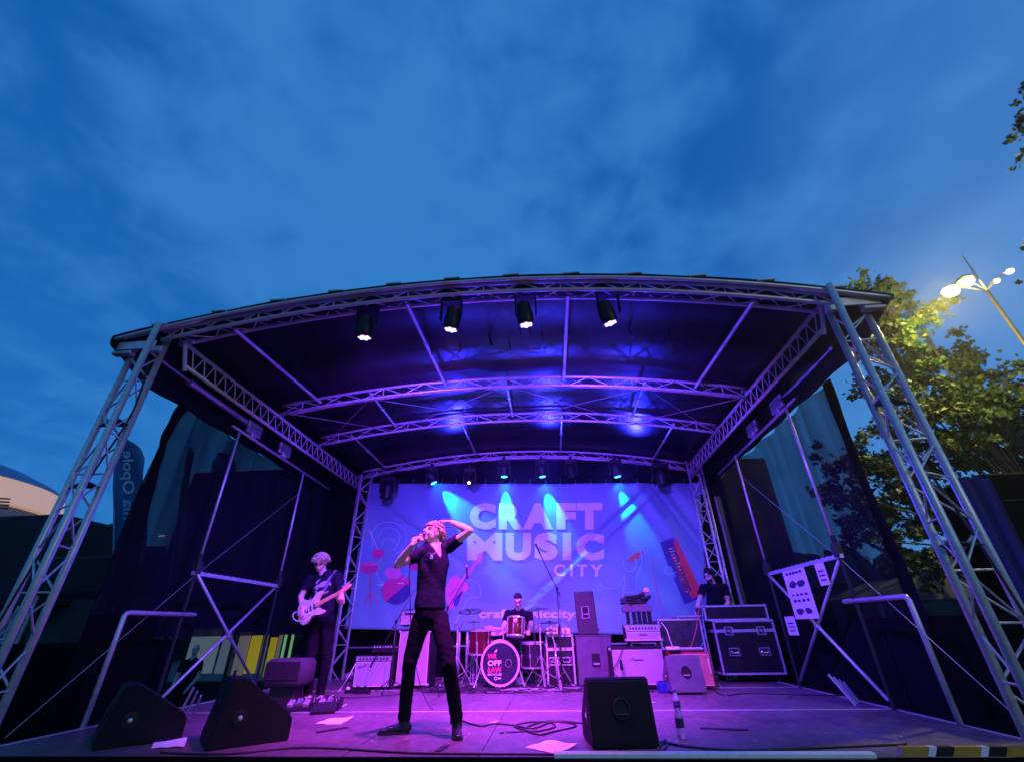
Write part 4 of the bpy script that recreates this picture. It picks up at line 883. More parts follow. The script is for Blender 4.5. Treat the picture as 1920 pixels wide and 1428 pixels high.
def cymbal(lab, c, r, tilt=(0, 0), mt=CYM, base=None, holes=False, legs=.3):
    c = Vector(c); bx_, by_ = base or (c.x, c.y); t = thing('cymbal_stand', lab, 'cymbal', (bx_, by_, SZ), group='cymbals'); lc = c-Vector((bx_, by_, SZ)); ax = Vector((tilt[0], tilt[1], 1)).normalized(); A, B = frame(ax)
    m = MB(); K = 30
    prof = [(0, .0), (.0, .01), (-.012, r*.22), (-.014, r*.24), (-.03, r*.97), (-.031, r)]
    if not holes:
        m.lathe(lc+ax*.02, ax, [(.001, .004), (.0, r*.1), (-.010, r*.2), (-.013, r*.24), (-.034, r), (-.036, r), (-.016, r*.24), (-.004, r*.1)], K)
    else:
        nh = 6
        def P_(a, q): return lc+(A*cos(a)+B*sin(a))*q*r+ax*(.02-.034*q)
        for k in range(48):
            a0, a1 = 2*pi*k/48, 2*pi*(k+1)/48; inh = (k % 8) in (1, 2, 3, 4, 5)
            for q0, q1, solid in ((.05, .42, True), (.42, .78, not inh), (.78, 1.0, True)):
                if solid:
                    top = [m.v(P_(a0, q0)), m.v(P_(a0, q1)), m.v(P_(a1, q1)), m.v(P_(a1, q0))]; m.face(top)
    o = m.build('cymbal', mt, t, smooth=not holes, angle=40)
    if holes: so = o.modifiers.new('thickness', 'SOLIDIFY'); so.thickness = .003
    m = MB(); m.lathe(lc, ax, [(0, .006), (.05, .006), (.052, .014), (.065, .012)], 8); m.build('wing_nut', CHROME, t)
    mid = Vector((0, 0, max(.5, lc.z*.72)))
    m = MB(); m.tube([(0, 0, .08), mid], .012, 8); m.tube([mid, lc+ax*.01], .008, 8); m.build('stand_tube', CHROME, t, smooth=True)
    m = MB(); m.lathe(mid, (0, 0, 1), [(-.03, .02), (.03, .02)], 8); m.lathe((0, 0, .38), (0, 0, 1), [(-.02, .018), (.03, .018)], 8); m.build('clamp', CHROME, t)
    for k in range(3):
        a = .7+k*2*pi/3; m = MB(); e_ = Vector((cos(a)*legs, sin(a)*legs, .015)); n_ = Vector((-sin(a), cos(a), 0))*.010
        m.tube([Vector((0, 0, .42))+n_, e_+n_], .006, 5); m.tube([Vector((0, 0, .42))-n_, e_-n_], .006, 5); m.tube([(0, 0, .12), lin((0, 0, .42), e_, .55)], .005, 5); m.ball(e_, .02, 8, 6); m.build('leg', CHROME, t)
    return t
cymbal('dark cymbal pierced with round holes at the left of the drum kit', PY(882, 1144, 8.35), .205, (0, -.25), CYMD, base=(-1.62, 8.5), holes=True)
cymbal('small thin cymbal just below the pierced one', PY(888, 1164, 8.7), .14, (0, -.06), CYM, base=(-1.40, 8.9), legs=.22)
cymbal('dark crash cymbal held over the right side of the drum kit', PY(1008, 1140, 8.5), .215, (-.05, -.12), CYMD, base=(-.22, 8.5))
cymbal('flat dark ride cymbal low on the right of the kit', PY(1030, 1165, 8.75), .17, (0, -.1), CYMD, base=(.0, 8.55), legs=.34)
cymbal('small bronze hi-hat low right of the kit', PY(1032, 1180, 8.4), .13, (0, -.1), CYM, base=(.02, 8.25), legs=.32)
for k in range(7):       # small percussion and drum microphones on clips
    px, py = ((852, 1172), (1003, 1178), (1046, 1172), (1058, 1185), (1000, 1160), (1120, 1180), (905, 1180))[k]
    p = PY(px, py, 8.45)
    t = thing('drum_microphone', ['small microphone on a thin stand left of the pierced cymbal', 'small microphone clipped beside the tom drum', 'small microphone over the low ride cymbal', 'small microphone above the rack case', 'small microphone aimed at the tom from above', 'small microphone on a stand right of the black speaker', 'small microphone at the snare drum edge'][k], 'microphone', (p.x, p.y, SZ), group='drum microphones')
    m = MB(); m.tube([(0, 0, .0), (0, 0, p.z-SZ-.03)], .006, 5); m.lathe((0, 0, 0), (0, 0, 1), [(0, .08), (.012, .075), (.014, .01)], 12); m.build('stand', BLACKM, t)
    m = MB(); m.cone((0, 0, p.z-SZ-.03), (.03, -.02, p.z-SZ+.03), .012, .018, seg=8); m.build('microphone', STEEL, t, smooth=True)
t = thing('kick_pedal', 'chrome bass drum pedal and hi-hat pedal behind the bass drum', 'pedal', (-.6, 8.85, SZ)); m = MB(); m.box((0, 0, .05), (.09, .28, .015), R=Matrix.Rotation(.25, 3, 'X')); m.build('footboard', CHROME, t); m = MB(); m.tube([(-.05, -.12, 0), (-.05, -.12, .18), (.05, -.12, .18), (.05, -.12, 0)], .008, 6); m.build('pedal_frame', CHROME, t)
t = thing('drum_throne', 'round black drum stool under the drummer', 'stool', (-.63, 9.25, SZ)); m = MB(); m.lathe((0, 0, .42), (0, 0, 1), [(0, .15), (.02, .18), (.07, .18), (.09, .15)], 20); m.build('seat', BLACKP, t, smooth=True, angle=40)
m = MB(); m.tube([(0, 0, .2), (0, 0, .42)], .014, 8); m.build('column', CHROME, t)
for k in range(3): a = k*2.1; m = MB(); m.tube([(0, 0, .28), (cos(a)*.25, sin(a)*.25, .01)], .009, 6); m.build('leg', CHROME, t)
# ================================================================ small things on the stage floor
def sheet(lab, pts, z=SZ+.003, name='paper_sheet'):
    P4 = [PZ(*p) for p in pts]; m = MB(); G = {}
    for i in range(9):
        for j in range(9):
            u, v = i/8, j/8; p = (P4[0]*(1-u)+P4[1]*u)*(1-v)+(P4[3]*(1-u)+P4[2]*u)*v
            G[i, j] = m.v((p.x, p.y, z+.012*abs(noise.noise(Vector((u*2, v*2, pts[0][0]))))+.02*(u*v)**4))
    for i in range(8):
        for j in range(8): m.face([G[i, j], G[i+1, j], G[i+1, j+1], G[i, j+1]])
    tag(m.build(name, PAPER, smooth=True), lab, 'paper', 'paper sheets')
sheet('white set list sheet lying left of the big front monitor', [(985, 1401), (1035, 1387), (1083, 1399), (1040, 1413)])
sheet('white paper sheet on the floor in front of the guitarist\'s pedals', [(592, 1357), (622, 1346), (663, 1346), (636, 1358)])
sheet('crumpled white paper strip between the two left front monitors', [(283, 1403), (290, 1388), (350, 1387), (345, 1400)])
PET = mat('pet_plastic', (.75, .8, .9), .08, 0, .02, 5, trans=.85); 
def bottle(lab, p, full=.0):
    t = thing('water_bottle', lab, 'bottle', (p.x, p.y, SZ), group='water bottles')
    m = MB(); m.lathe((0, 0, 0), (0, 0, 1), [(.0, .028), (.008, .034), (.05, .034), (.06, .031), (.07, .034), (.12, .034), (.15, .033), (.18, .024), (.205, .014), (.21, .013)], 18); m.build('bottle_body', PET, t, smooth=True)
    m = MB(); m.lathe((0, 0, .205), (0, 0, 1), [(0, .016), (.02, .016)], 12); m.build('cap', mat('cap_dark', (.02, .03, .1), .4), t)
    m = MB(); m.lathe((0, 0, .075), (0, 0, 1), [(0, .0348), (.06, .0348)], 18); m.build('label_band', mat('label_dark', (.03, .03, .08), .4), t)
bottle('clear water bottle with dark label standing on the right floor seam', PZ(1273, 1344)); bottle('clear half-empty water bottle standing nearer the stage lip on the right', PZ(1279, 1384))
# pedal board of the guitarist
t = thing('pedal_board', 'black board of effect pedals at the guitarist\'s feet', 'pedal board', (-3.0, 6.2, SZ), radians(14))
m = MB(); m.prism([(-.16, 0), (.16, 0), (.16, .10), (-.16, .03)], (.12, 0, 0), (0, 1, 0), (0, 0, 1), .62); m.build('board', BLACKP, t)
for k in range(7):
    x = -.13+.085*k; yy = .02*(k % 2); m = MB(Matrix.Rotation(radians(12), 4, 'X')); m.bx(x-.035, x+.035, -.08+yy, .05+yy, .055, .095, bev=.006); p_ = m.build('pedal', [STEEL, WG, mat('pedal_grey', (.2, .2, .2), .5), BLACKP, STEEL, WG, BLACKP][k], t)
    m = MB(Matrix.Rotation(radians(12), 4, 'X')); m.lathe((x, -.05+yy, .095), (0, 0, 1), [(0, .010), (.012, .010)], 8); m.lathe((x-.015, .02+yy, .095), (0, 0, 1), [(0, .008), (.014, .007)], 8); m.lathe((x+.015, .02+yy, .095), (0, 0, 1), [(0, .008), (.014, .007)], 8); m.build('switch', CHROME, p_)
t = thing('wah_pedal', 'dark rocker pedal in front of the pedal board', 'pedal', (-2.72, 5.98, SZ), radians(20)); m = MB(Matrix.Rotation(radians(14), 4, 'X')); m.bx(-.06, .20, -.12, .12, .03, .065, bev=.006); m.build('treadle', GRILL, t); m = MB(); m.bx(-.055, .195, -.11, .11, 0, .035, bev=.004); m.build('base', BLACKP, t)
t = thing('power_strip', 'black power strip with plugs in front of the silver combo amplifier', 'power strip', (-2.95, 7.75, SZ), radians(-6)); m = MB(); m.bx(-.2, .2, -.03, .03, 0, .045, bev=.008); m.build('strip', BLACKP, t); m = MB(); m.box((-.16, 0, .06), (.05, .04, .04), bev=.01); m.build('plug', WHITEP, t); m = MB(); m.box((.0, 0, .065), (.06, .045, .05), bev=.01); m.box((.11, 0, .065), (.06, .045, .05), bev=.01); m.build('plug', BLACKP, t)
t = thing('floor_lamp_head', 'small silver lamp lying at the foot of the rear left tower', 'lamp', (-3.85, 9.5, SZ)); m = MB(); m.cone((0, 0, .08), (.16, 0, .14), .06, .035); m.build('lamp_body', STEEL, t, smooth=True)
# cables on the floor: single ones
def cable(lab, pts, r=.006, mt=RUB, cat='cable', group='cables on the stage floor', z=SZ+.006, jit=.0, n=8):
    P_ = [PZ(*p) if len(p) == 2 else Vector(p) for p in pts]; P_ = [Vector((p.x+random.uniform(-jit, jit), p.y+random.uniform(-jit, jit), (z if len(q) == 2 else p.z))) for p, q in zip(P_, pts)]
    m = MB(); m.tube(spline(P_, n), r, 6); return tag(m.build('cable', mt, smooth=True), lab, cat, group)
cable('black cable running along the front of the stage to the big monitor', [(300, 1412), (420, 1415), (540, 1404), (620, 1404), (760, 1412), (900, 1414), (1090, 1416)], .008)
cable('black cable from the singer\'s boots towards the coiled cable', [(868, 1352), (885, 1358), (905, 1362), (925, 1357), (960, 1360)], .006)
cable('coiled black cable lying left of the big front monitor', [(960, 1360), (1000, 1366), (1030, 1356), (1040, 1364), (1000, 1372), (965, 1362), (1000, 1354), (1060, 1355), (1080, 1362), (1040, 1372), (1010, 1378), (985, 1366), (1030, 1352), (1085, 1356), (1108, 1362)], .008)
cable('thin cable leading right from the big front monitor along the stage lip', [(1238, 1392), (1300, 1402), (1400, 1408), (1550, 1402), (1700, 1396)], .009)
cable('small loop of cable at the right foot of the big front monitor', [(1238, 1400), (1248, 1388), (1250, 1400), (1240, 1408), (1236, 1396)], .007)
WCAB = mat('cream_cable', (.75, .72, .6), .5, 0, .05, 10); RCAB = mat('red_cable', (.7, .06, .08), .5); GCAB = mat('green_cable', (.1, .6, .45), .5)
cable('cream coloured guitar cable running from the silver combo amplifier to the pedals', [PY(667, 1243, 8.12), (645, 1275, ) if False else PY(652, 1270, 8.0), PZ(635, 1295), (620, 1306), (605, 1316), (590, 1322), (605, 1332), (640, 1325), (650, 1320)], .007, WCAB)
cable('red cable hanging over the flight case at the right down to the red amplifier', [PY(1313, 1136, 8.65), PY(1309, 1150, 8.6), PY(1305, 1180, 8.5), PY(1298, 1205, 8.2), PY(1292, 1216, 7.95)], .007, RCAB)
cable('green cable hanging over the flight case at the right down to the red amplifier', [PY(1316, 1136, 8.65), PY(1318, 1160, 8.6), PY(1322, 1185, 8.5), PY(1318, 1205, 8.2), PY(1308, 1216, 7.95)], .006, GCAB)
cable('cream cable hanging from the effects box to the white power box', [PY(1240, 1166, 8.0), PY(1250, 1180, 7.95), PY(1256, 1198, 7.9), PY(1262, 1214, 7.9)], .007, WCAB)
cable('cream cable falling beside the small grey monitor', [PY(1325, 1225, 7.9), PY(1330, 1248, 7.8), PY(1336, 1265, 7.7), (1345, 1275), (1352, 1290)], .006, WCAB)
cable('black cable on the floor under the big right flight case', [(1330, 1285), (1355, 1303), (1400, 1300), (1480, 1302), (1600, 1305)], .008)
cable('black cable lying across the floor left of the combo amplifier', [(612, 1305), (650, 1308), (700, 1306), (760, 1300)], .006)
cable('thin black cable hanging with a clip over the front of the cream cabinet', [PY(1168, 1212, 7.88), PY(1164, 1225, 7.87), PY(1158, 1240, 7.87), PY(1150, 1256, 7.87), PY(1160, 1270, 7.86)], .006)
t = thing('hanging_microphone', 'black microphone hung by its cable in front of the cream cabinet', 'microphone', tuple(PY(1165, 1245, 7.82))); m = MB(); m.cone((0, 0, .05), (0, 0, -.05), .016, .024); m.build('microphone_body', BLACKP, t, smooth=True)
# the tangle of cables round the drums (uncountable)
random.seed(21); m = MB()
for k in range(80):
    cx_ = random.uniform(-1.75, 1.0); cy_ = random.uniform(7.75, 8.35); n_ = 8; a = random.uniform(0, 6.28); p = Vector((cx_, cy_, 0)); P_ = []
    for i in range(n_):
        a += random.uniform(-1.1, 1.1); p = p+Vector((cos(a)*.14, sin(a)*.07, 0)); p.y = min(max(p.y, 7.6), 8.6); P_.append(Vector((p.x, p.y, SZ+.006+random.uniform(0, .025)*(i % 3 == 1))))
    m.tube(spline(P_, 5), random.choice((.005, .006, .008)), 5)
tag(m.build('cable_tangle', RUB, smooth=True), 'tangle of black cables on the floor round the drum kit', 'cables', kind='stuff')
m = MB()
for k in range(12):
    cx_ = random.uniform(-1.7, .9); P_ = [Vector((cx_+i*.09+random.uniform(-.04, .04), 7.85+random.uniform(-.15, .15), SZ+.012+random.uniform(0, .02))) for i in range(6)]; m.tube(spline(P_, 5), .006, 5)
tag(m.build('cable_tangle', mat('grey_cable', (.3, .3, .32), .5), smooth=True), 'paler grey cables lying over the tangle in front of the drum kit', 'cables', kind='stuff')
t = thing('cable_bunch', 'bunch of cables and plugs at the right foot of the cream cabinet', 'cables', (1.72, 7.72, SZ)); m = MB()
for k in range(18):
    P_ = [Vector((random.uniform(-.16, .13), random.uniform(-.08, .08), random.uniform(.01, .20))) for i in range(5)]; m.tube(spline(P_, 5), .006, 5)
m.build('cable', RUB, t, smooth=True); m = MB()
for k in range(8): m.cone((random.uniform(-.14, .12), -.08, random.uniform(.03, .15)), (random.uniform(-.14, .12), -.06, random.uniform(.03, .15)), .012, .010, seg=8)
m.build('plug', CHROME, t)
t = thing('stage_box', 'blue plastic box beside the cable bunch under the cream cabinet', 'box', (1.5, 7.6, SZ)); m = MB(); m.box((0, 0, .06), (.16, .14, .12), bev=.01); m.build('box_body', mat('blue_plastic', (.01, .02, .22), .5), t); m = MB(); m.box((0, 0, .125), (.12, .04, .012), bev=.004); m.build('lid_grip', BLACKP, t)
# posters tied to the right crossed frame
PRT = mat('poster_ink', (.04, .03, .10), .7)
def poster(lab, y0, y1, z0, z1, x=3.46, art=1, tilt=0):
    t = thing('poster', lab, 'poster', (x, (y0+y1)/2, z0), group='papers on the right frame'); w = y1-y0; h = z1-z0
    m = MB(); m.prism([(-w/2, 0), (w/2, 0), (w/2+tilt, h), (-w/2+tilt, h)], (0, 0, 0), (0, -1, 0), (0, 0, 1), .004); m.build('sheet', PAPER, t)
    rnd = random.Random(3+art)
    if art == 1:
        for r_i, (v, n_, s_) in enumerate(((.93, 5, .045), (.70, 2, .10), (.48, 4, .04), (.36, 4, .045), (.15, 2, .09))):
            for c_ in range(n_):
                u = (-.38+.76*(c_+.5)/n_)*w; m = MB(); k_ = rnd.randint(5, 9); pts = [(u+cos(2*pi*q/k_)*s_*w*2.2*rnd.uniform(.6, 1), v*h+sin(2*pi*q/k_)*s_*h*rnd.uniform(.5, .9)) for q in range(k_)]
                m.prism(pts, (-.004, 0, 0), (0, -1, 0), (0, 0, 1), .001); m.build('print_mark', PRT, t)
    else:
        for k in range(3): m = MB(); m.prism([(-w*.3, h*(.2+.2*k)), (w*.3, h*(.2+.2*k)), (w*.3, h*(.27+.2*k)), (-w*.3, h*(.27+.2*k))], (-.004, 0, 0), (0, -1, 0), (0, 0, 1), .001); m.build('print_mark', PRT, t)
poster('tall white poster with rows of small dark drawings tied to the right crossed braces', 6.78, 7.42, 2.06, 2.68)
poster('small white tag hanging at the upper corner of the right crossed braces', 6.28, 6.5, 2.42, 2.68, art=2)
poster('small pale sheet low between the big flight case and the right braces', 7.55, 7.85, 1.86, 2.1, x=3.5, art=3)
# spare truss parts in the dark corners
t = thing('spare_bars', 'pale metal bars lying upright in the dark right corner of the stage', 'bars', (3.3, 6.3, SZ))
for k in range(4): m = MB(); m.tube([(.0+.07*k, .1*k, 0), (.08*k-.12, .14+.06*k, .28-.03*k)], .014, 6); m.build('bar', STEEL, t)
t = thing('spare_bars', 'pale metal bars standing behind the left front monitors', 'bars', (-4.3, 5.9, SZ))
for k in range(3): m = MB(); m.tube([(.05*k, .05*k, 0), (.06*k+.08, .0, .26-.04*k)], .014, 6); m.build('bar', STEEL, t)

# grit and confetti scattered over the boards, strips of gaffer tape, and clamps
random.seed(5); m = MB()
for k in range(230):
    x, y = random.uniform(-3.6, 3.0), random.uniform(4.15, 7.4); r = random.uniform(.004, .013); n_ = random.randint(4, 6); a0 = random.uniform(0, 6)
    m.face([m.v((x+r*cos(a0+i*2*pi/n_)*random.uniform(.6, 1.2), y+r*sin(a0+i*2*pi/n_)*random.uniform(.6, 1.2), SZ+.0065+random.uniform(0, .003))) for i in range(n_)])
tag(m.build('confetti', mat('confetti', (.6, .58, .56), .8)), 'small pale bits of grit and confetti scattered on the stage floor', 'litter', kind='stuff')
TAPE = mat('gaffer_tape', (.015, .015, .017), .55, 0, .3, 30); TAPEW = mat('white_tape', (.5, .5, .48), .6, 0, .2, 30)
def tape(lab, x, y, a, ln, mt=TAPE):
    m = MB(); m.box((0, 0, 0), (ln, .05, .0012)); o = m.build('tape_strip', mt); o.location = (x, y, SZ+.0062); o.rotation_euler = (0, 0, a); tag(o, lab, 'tape', 'tape strips on the boards')
tape('black tape strip on the boards between the singer and the big front monitor', -.35, 4.9, .3, .35); tape('short white tape mark on the boards right of the singer\'s boot', -.62, 5.35, 1.2, .14, TAPEW)
tape('black tape strip holding the cable near the stage lip in the middle', -.9, 4.28, 1.4, .22); tape('black tape strip near the water bottles', 1.45, 5.0, -.2, .4)
tape('white tape mark at the right rear of the open floor', 1.1, 6.6, .1, .16, TAPEW); tape('black tape strip left of the singer\'s pointed boot', -2.1, 5.0, .9, .3)
# ================================================================ people
def fuse(mb, voxel, it=4, cut=None, disp=None):
    """union of the collected volumes as one continuous skin (bmesh returned in the same coordinates)"""
    bmesh.ops.recalc_face_normals(mb.bm, faces=mb.bm.faces)
    me = bpy.data.meshes.new('f'); mb.bm.to_mesh(me); mb.bm.free(); o = bpy.data.objects.new('f', me); COL.objects.link(o)
    r = o.modifiers.new('r', 'REMESH'); r.mode = 'VOXEL'; r.voxel_size = voxel
    s = o.modifiers.new('s', 'SMOOTH'); s.factor = .5; s.iterations = it
    bpy.context.view_layer.update(); e = o.evaluated_get(bpy.context.evaluated_depsgraph_get()); m2 = bpy.data.meshes.new_from_object(e)
    bpy.data.objects.remove(o); bpy.data.meshes.remove(me)
    n = MB(); n.bm.from_mesh(m2); bpy.data.meshes.remove(m2)
    if disp:
        n.bm.normal_update()
        for v in n.bm.verts: v.co += v.normal*disp(v.co)
    if cut:
        bad = [f for f in n.bm.faces if cut(f.calc_center_median())]
        bmesh.ops.delete(n.bm, geom=bad, context='FACES')
    return n
def along(c, a, b):
    d = b-a; t = (c-a).dot(d)/d.length_squared; return t, (c-(a+d*t)).length
def hand(mb, wrist, d, pn, thumb, curl=.5, k=1.0, rf=.0088, tcurl=.5):
    """palm, four unequal bent fingers and a thumb from the side of the palm; d = pointing direction, pn = palm normal, thumb = side of the thumb"""
    d = Vector(d).normalized(); pn = (Vector(pn)-d*Vector(pn).dot(d)).normalized(); th = (Vector(thumb)-d*Vector(thumb).dot(d)-pn*Vector(thumb).dot(pn)).normalized()
    w = Vector(wrist); mb.cone(w-d*.01, w+d*.045*k, .026*k, .036*k, side=th, flat=.5); mb.cone(w+d*.04*k, w+d*.08*k, .037*k, .038*k, side=th, flat=.38)
    for i, (off, ln) in enumerate(((.030, .074), (.010, .084), (-.010, .078), (-.029, .060))):
        b_ = w+d*.088*k+th*off*k; dd = (d+th*off*2.2).normalized(); a = 0; p = b_; seg_ = ln*k/2.6
        for j, q in enumerate((1.15, .85, .6)):
            a += curl*(.55+.25*j); dr = dd*cos(a)+pn*sin(a); e_ = p+dr*seg_*q; mb.cone(p, e_, rf*k*(1.05-.1*j), rf*k*(.95-.12*j), seg=8); p = e_
    b_ = w+d*.025*k+th*.03*k; p1 = b_+(d*.5+th*.75+pn*.25).normalized()*.035*k; p2 = p1+(d*(.9-.3*tcurl)+th*(.25-.5*tcurl)+pn*.5*tcurl).normalized()*.032*k; p3 = p2+(d*(.8-.4*tcurl)-th*.5*tcurl+pn*.6*tcurl).normalized()*.024*k
    mb.cone(b_, p1, .016*k, .012*k, seg=8); mb.cone(p1, p2, .0115*k, .0105*k, seg=8); mb.cone(p2, p3, .0105*k, .008*k, seg=8)
def person(lab, J, fdir, hup=(0, 0, 1), base=None, shirt=TEEB, trousers=JEANB, shoe=BOOT, skin=SKIN, hair=None, hands=(None, None), vneck=False, vox=.009, sleeve=.62, feet=(None, None), hk=1.0, boots=True, sh_k=1.0, mouth_open=False, printed=None, hem=None, far=False, cat='person', name='person', simple=None):
    J = {k: Vector(v) for k, v in J.items()}; base = base or (J['pel'].x, J['pel'].y, SZ)
    t = thing(name, lab, cat, base)
    sd = (J['shL']-J['shR']).normalized(); F = Vector(fdir).normalized(); U = Vector(hup); U = (U-F*U.dot(F)).normalized(); Sx = U.cross(F)  # Sx = person's left... side axis of the head
    HR = Matrix((Sx, F, U)).transposed()
    H = J['head']; neck = J['neck']
    b = MB()
    sh = (J['shL']+J['shR'])/2; chest = lin(sh, J['waist'], .32)
    def torso(b, e=0.0):
        b.cone(chest, J['waist'], .146*sh_k+e, .134*sh_k+e*1.1, side=sd, flat=.66); b.cone(lin(sh, J['waist'], .10), chest, .135*sh_k+e, .155*sh_k+e, side=sd, flat=.6); b.cone(J['waist'], J['pel'], .13*sh_k+e, .148*sh_k+e*.8, side=sd, flat=.68)
        b.cone(J['shL'], J['shR'], .052+e*.6, .052+e*.6); b.cone(lin(sh, neck, .1), lin(J['shL'], sh, .35)+Vector((0, 0, .0)), .06+e*.5, .055+e*.5); b.cone(lin(sh, neck, .1), lin(J['shR'], sh, .35), .06+e*.5, .055+e*.5)
    torso(b)
    for s in 'LR':
        b.cone(J['sh'+s], J['el'+s], .052, .039); b.cone(J['el'+s], lin(J['el'+s], J['wr'+s], .35), .039, .041); b.cone(lin(J['el'+s], J['wr'+s], .35), J['wr'+s], .041, .026)
        b.cone(J['hip'+s], J['kn'+s], .082, .052); b.cone(J['kn'+s], J['an'+s], .052, .036)
    hs = 1.0
    b.cone(neck-Vector((0, 0, .03)), lin(neck, H, .75)-F*.005, .060, .054)
    b.ball(H+U*.025-F*.012, (.076, .092, .096), R=HR); b.ball(H-U*.035+F*.018, (.062, .070, .072), R=HR); b.ball(H-U*.085+F*.045, (.036, .034, .028), R=HR)          # skull, jaw, chin
    b.cone(H+F*.088+U*.012, H+F*.112-U*.022, .010, .015, seg=8); b.cone(H+F*.080+U*.03+Sx*.03, H+F*.080+U*.03-Sx*.03, .014, .014, seg=8)                                  # nose, brow
    for s in (-1, 1): b.ball(H+Sx*s*.076-U*.005-F*.01, (.010, .022, .030), 8, 6, R=HR); b.ball(H+F*.068-U*.03+Sx*s*.036, (.02, .02, .02), 8, 6)
    if not mouth_open: b.cone(H+F*.092-U*.052+Sx*.018, H+F*.092-U*.052-Sx*.018, .010, .010, seg=8)
    for s, hd in zip('LR', hands):
        if hd: hand(b, J['wr'+s], *hd, k=hk)
        else: b.cone(J['wr'+s], J['wr'+s]+(J['wr'+s]-J['el'+s]).normalized()*.12, .03, .02)
    fuse(b, vox, 3).build('body', skin, t, smooth=True, world=True)
    # shirt
    b = MB(); torso(b, .020)
    for s in 'LR': b.cone(J['sh'+s], lin(J['sh'+s], J['el'+s], min(1, sleeve+.15)), .068, .062)
    hemz = hem if hem is not None else J['pel'].z+.03
    nk = neck
    def cut(c):
        for s in 'LR':
            q, dd = along(c, J['sh'+s], J['el'+s])
            if q > sleeve and dd < .085: return True
        r = c-nk; rr_ = (r-Vector((0, 0, 1))*r.z).length
        if rr_ < .070 and r.z > -.035: return True
        if vneck:
            fr = Vector((F.x, F.y, 0)).normalized(); a_ = r.dot(fr); b2 = abs(r.dot(sd))
            if a_ > .0 and b2 < .050+(r.z+.03)*.55 and r.z > -.125: return True
        return c.z < hemz and min(along(c, J['wr'+s], J['el'+s])[1] for s in 'LR') > -1
    def dsp(c):
        return .007*noise.noise(Vector((c.x*11, c.y*11, c.z*6)))+.009*sin((c.z*24+c.x*26)+4*noise.noise(c*4))*max(0, noise.noise(c*3)+.35)
    g = fuse(b, .011, 3, cut, dsp); 
    shm = [shirt]
    o = g.build('shirt', shirt, t, smooth=True, world=True); so = o.modifiers.new('cloth', 'SOLIDIFY'); so.thickness = .004; so.offset = 1
    if printed:
        o.data.materials.append(printed[0]); M_ = Vector(t.location)
        for f in o.data.polygons:
            c = f.center+M_; q = c-printed[1]
            if q.length < .12 and noise.noise(c*16)+.25*noise.noise(c*40) > -.05 and q.length < .12: f.material_index = 1
    # trousers
    b = MB(); b.cone(J['waist']-Vector((0, 0, .02)), J['pel'], .143*sh_k, .160*sh_k, side=sd, flat=.70); b.cone(lin(J['pel'], J['hipL'], .5), lin(J['pel'], J['hipR'], .5), .105, .105)
    for s in 'LR': b.cone(J['hip'+s], J['kn'+s], .098, .068); b.cone(J['kn'+s], J['an'+s], .068, .056)
    def cut2(c): return any(along(c, J['kn'+s], J['an'+s])[0] > .97 and along(c, J['kn'+s], J['an'+s])[1] < .09 for s in 'LR') or c.z > J['waist'].z+.03
    def dsp2(c):
        kz = sum(math.exp(-((c-J[k]).length/.14)**2) for k in ('knL', 'knR', 'anL', 'anR', 'hipL', 'hipR')); return (.0006+.0032*kz)*sin(c.z*70+9*noise.noise(c*6)+c.x*30)+.007*noise.noise(c*Vector((9, 9, 5))) if False else (.0006+.0030*kz)*sin(c.z*70+9*noise.noise(c*6)+c.x*30)+.006*noise.noise(c*8)
    fuse(b, .012, 3, cut2, dsp2).build('trousers', trousers, t, smooth=True, world=True)
    # shoes
    for s, fd in zip('LR', feet):
        fd = Vector(fd or (F.x, F.y, 0)); fd.z = 0; fd.normalize(); an = J['an'+s]; z0 = an.z-.085; sdv = Vector((-fd.y, fd.x, 0)); b = MB()
        b.cone(an-fd*.035+Vector((0, 0, -.045)), an+fd*.12+Vector((0, 0, -.052)), .042, .034, side=sdv, flat=.85); b.cone(an+fd*.08+Vector((0, 0, -.055)), an+fd*.185+Vector((0, 0, -.060)), .042, .028, side=sdv, flat=.6)
        b.cone(an+Vector((0, 0, .06 if boots else -.0)), an-fd*.005+Vector((0, 0, -.05)), .050, .046)
        g = fuse(b, .009, 3)
        for v in g.bm.verts: v.co.z = max(v.co.z, z0+.004)
        q = g.build('shoe', shoe, t, smooth=True, world=True)
        m = MB(); pts = [(-.045, -.030), (-.01, -.040), (.05, -.036), (.12, -.046), (.18, -.034), (.205, 0), (.18, .034), (.12, .044), (.05, .036), (-.01, .040), (-.045, .030), (-.055, 0)]
        m.prism([(x*1.08, y*1.08) for x, y in pts], (an.x, an.y, z0+.006), fd, sdv, .022); m.build('sole', RUB if boots else WHITEP, q, world=True)
        if not boots:
            m = MB()
            for k in range(4):
                c = an+fd*(.045+.028*k)+Vector((0, 0, -.004-.012*k)); m.cone(c-sdv*.026, c+sdv*.026, .005, .005, seg=6)
            m.build('lace', BLACKP, q, world=True)
    # face
    for s in (-1, 1):
        m = MB(); m.ball(H+F*.084+U*.013+Sx*s*.031, (.013, .006, .0075), 10, 6, R=HR); m.build('eye', mat('eye_dark', (.05, .03, .03), .3), t, world=True)
        m = MB(); m.cone(H+F*.092+U*.033+Sx*s*.018, H+F*.084+U*.036+Sx*s*.046, .005, .0035, seg=6); m.build('eyebrow', HAIRD if hair is None else hair, t, world=True)
    if mouth_open: m = MB(); m.ball(H+F*.092-U*.055, (.019, .010, .021), 12, 8, R=HR); m.build('mouth', mat('mouth_dark', (.04, .005, .01), .4), t, world=True)
    else: m = MB(); m.cone(H+F*.101-U*.052+Sx*.016, H+F*.101-U*.052-Sx*.016, .0035, .0035, seg=6); m.build('mouth', mat('lips', (.4, .15, .13), .5), t, world=True)
    return t, H, F, U, Sx, HR
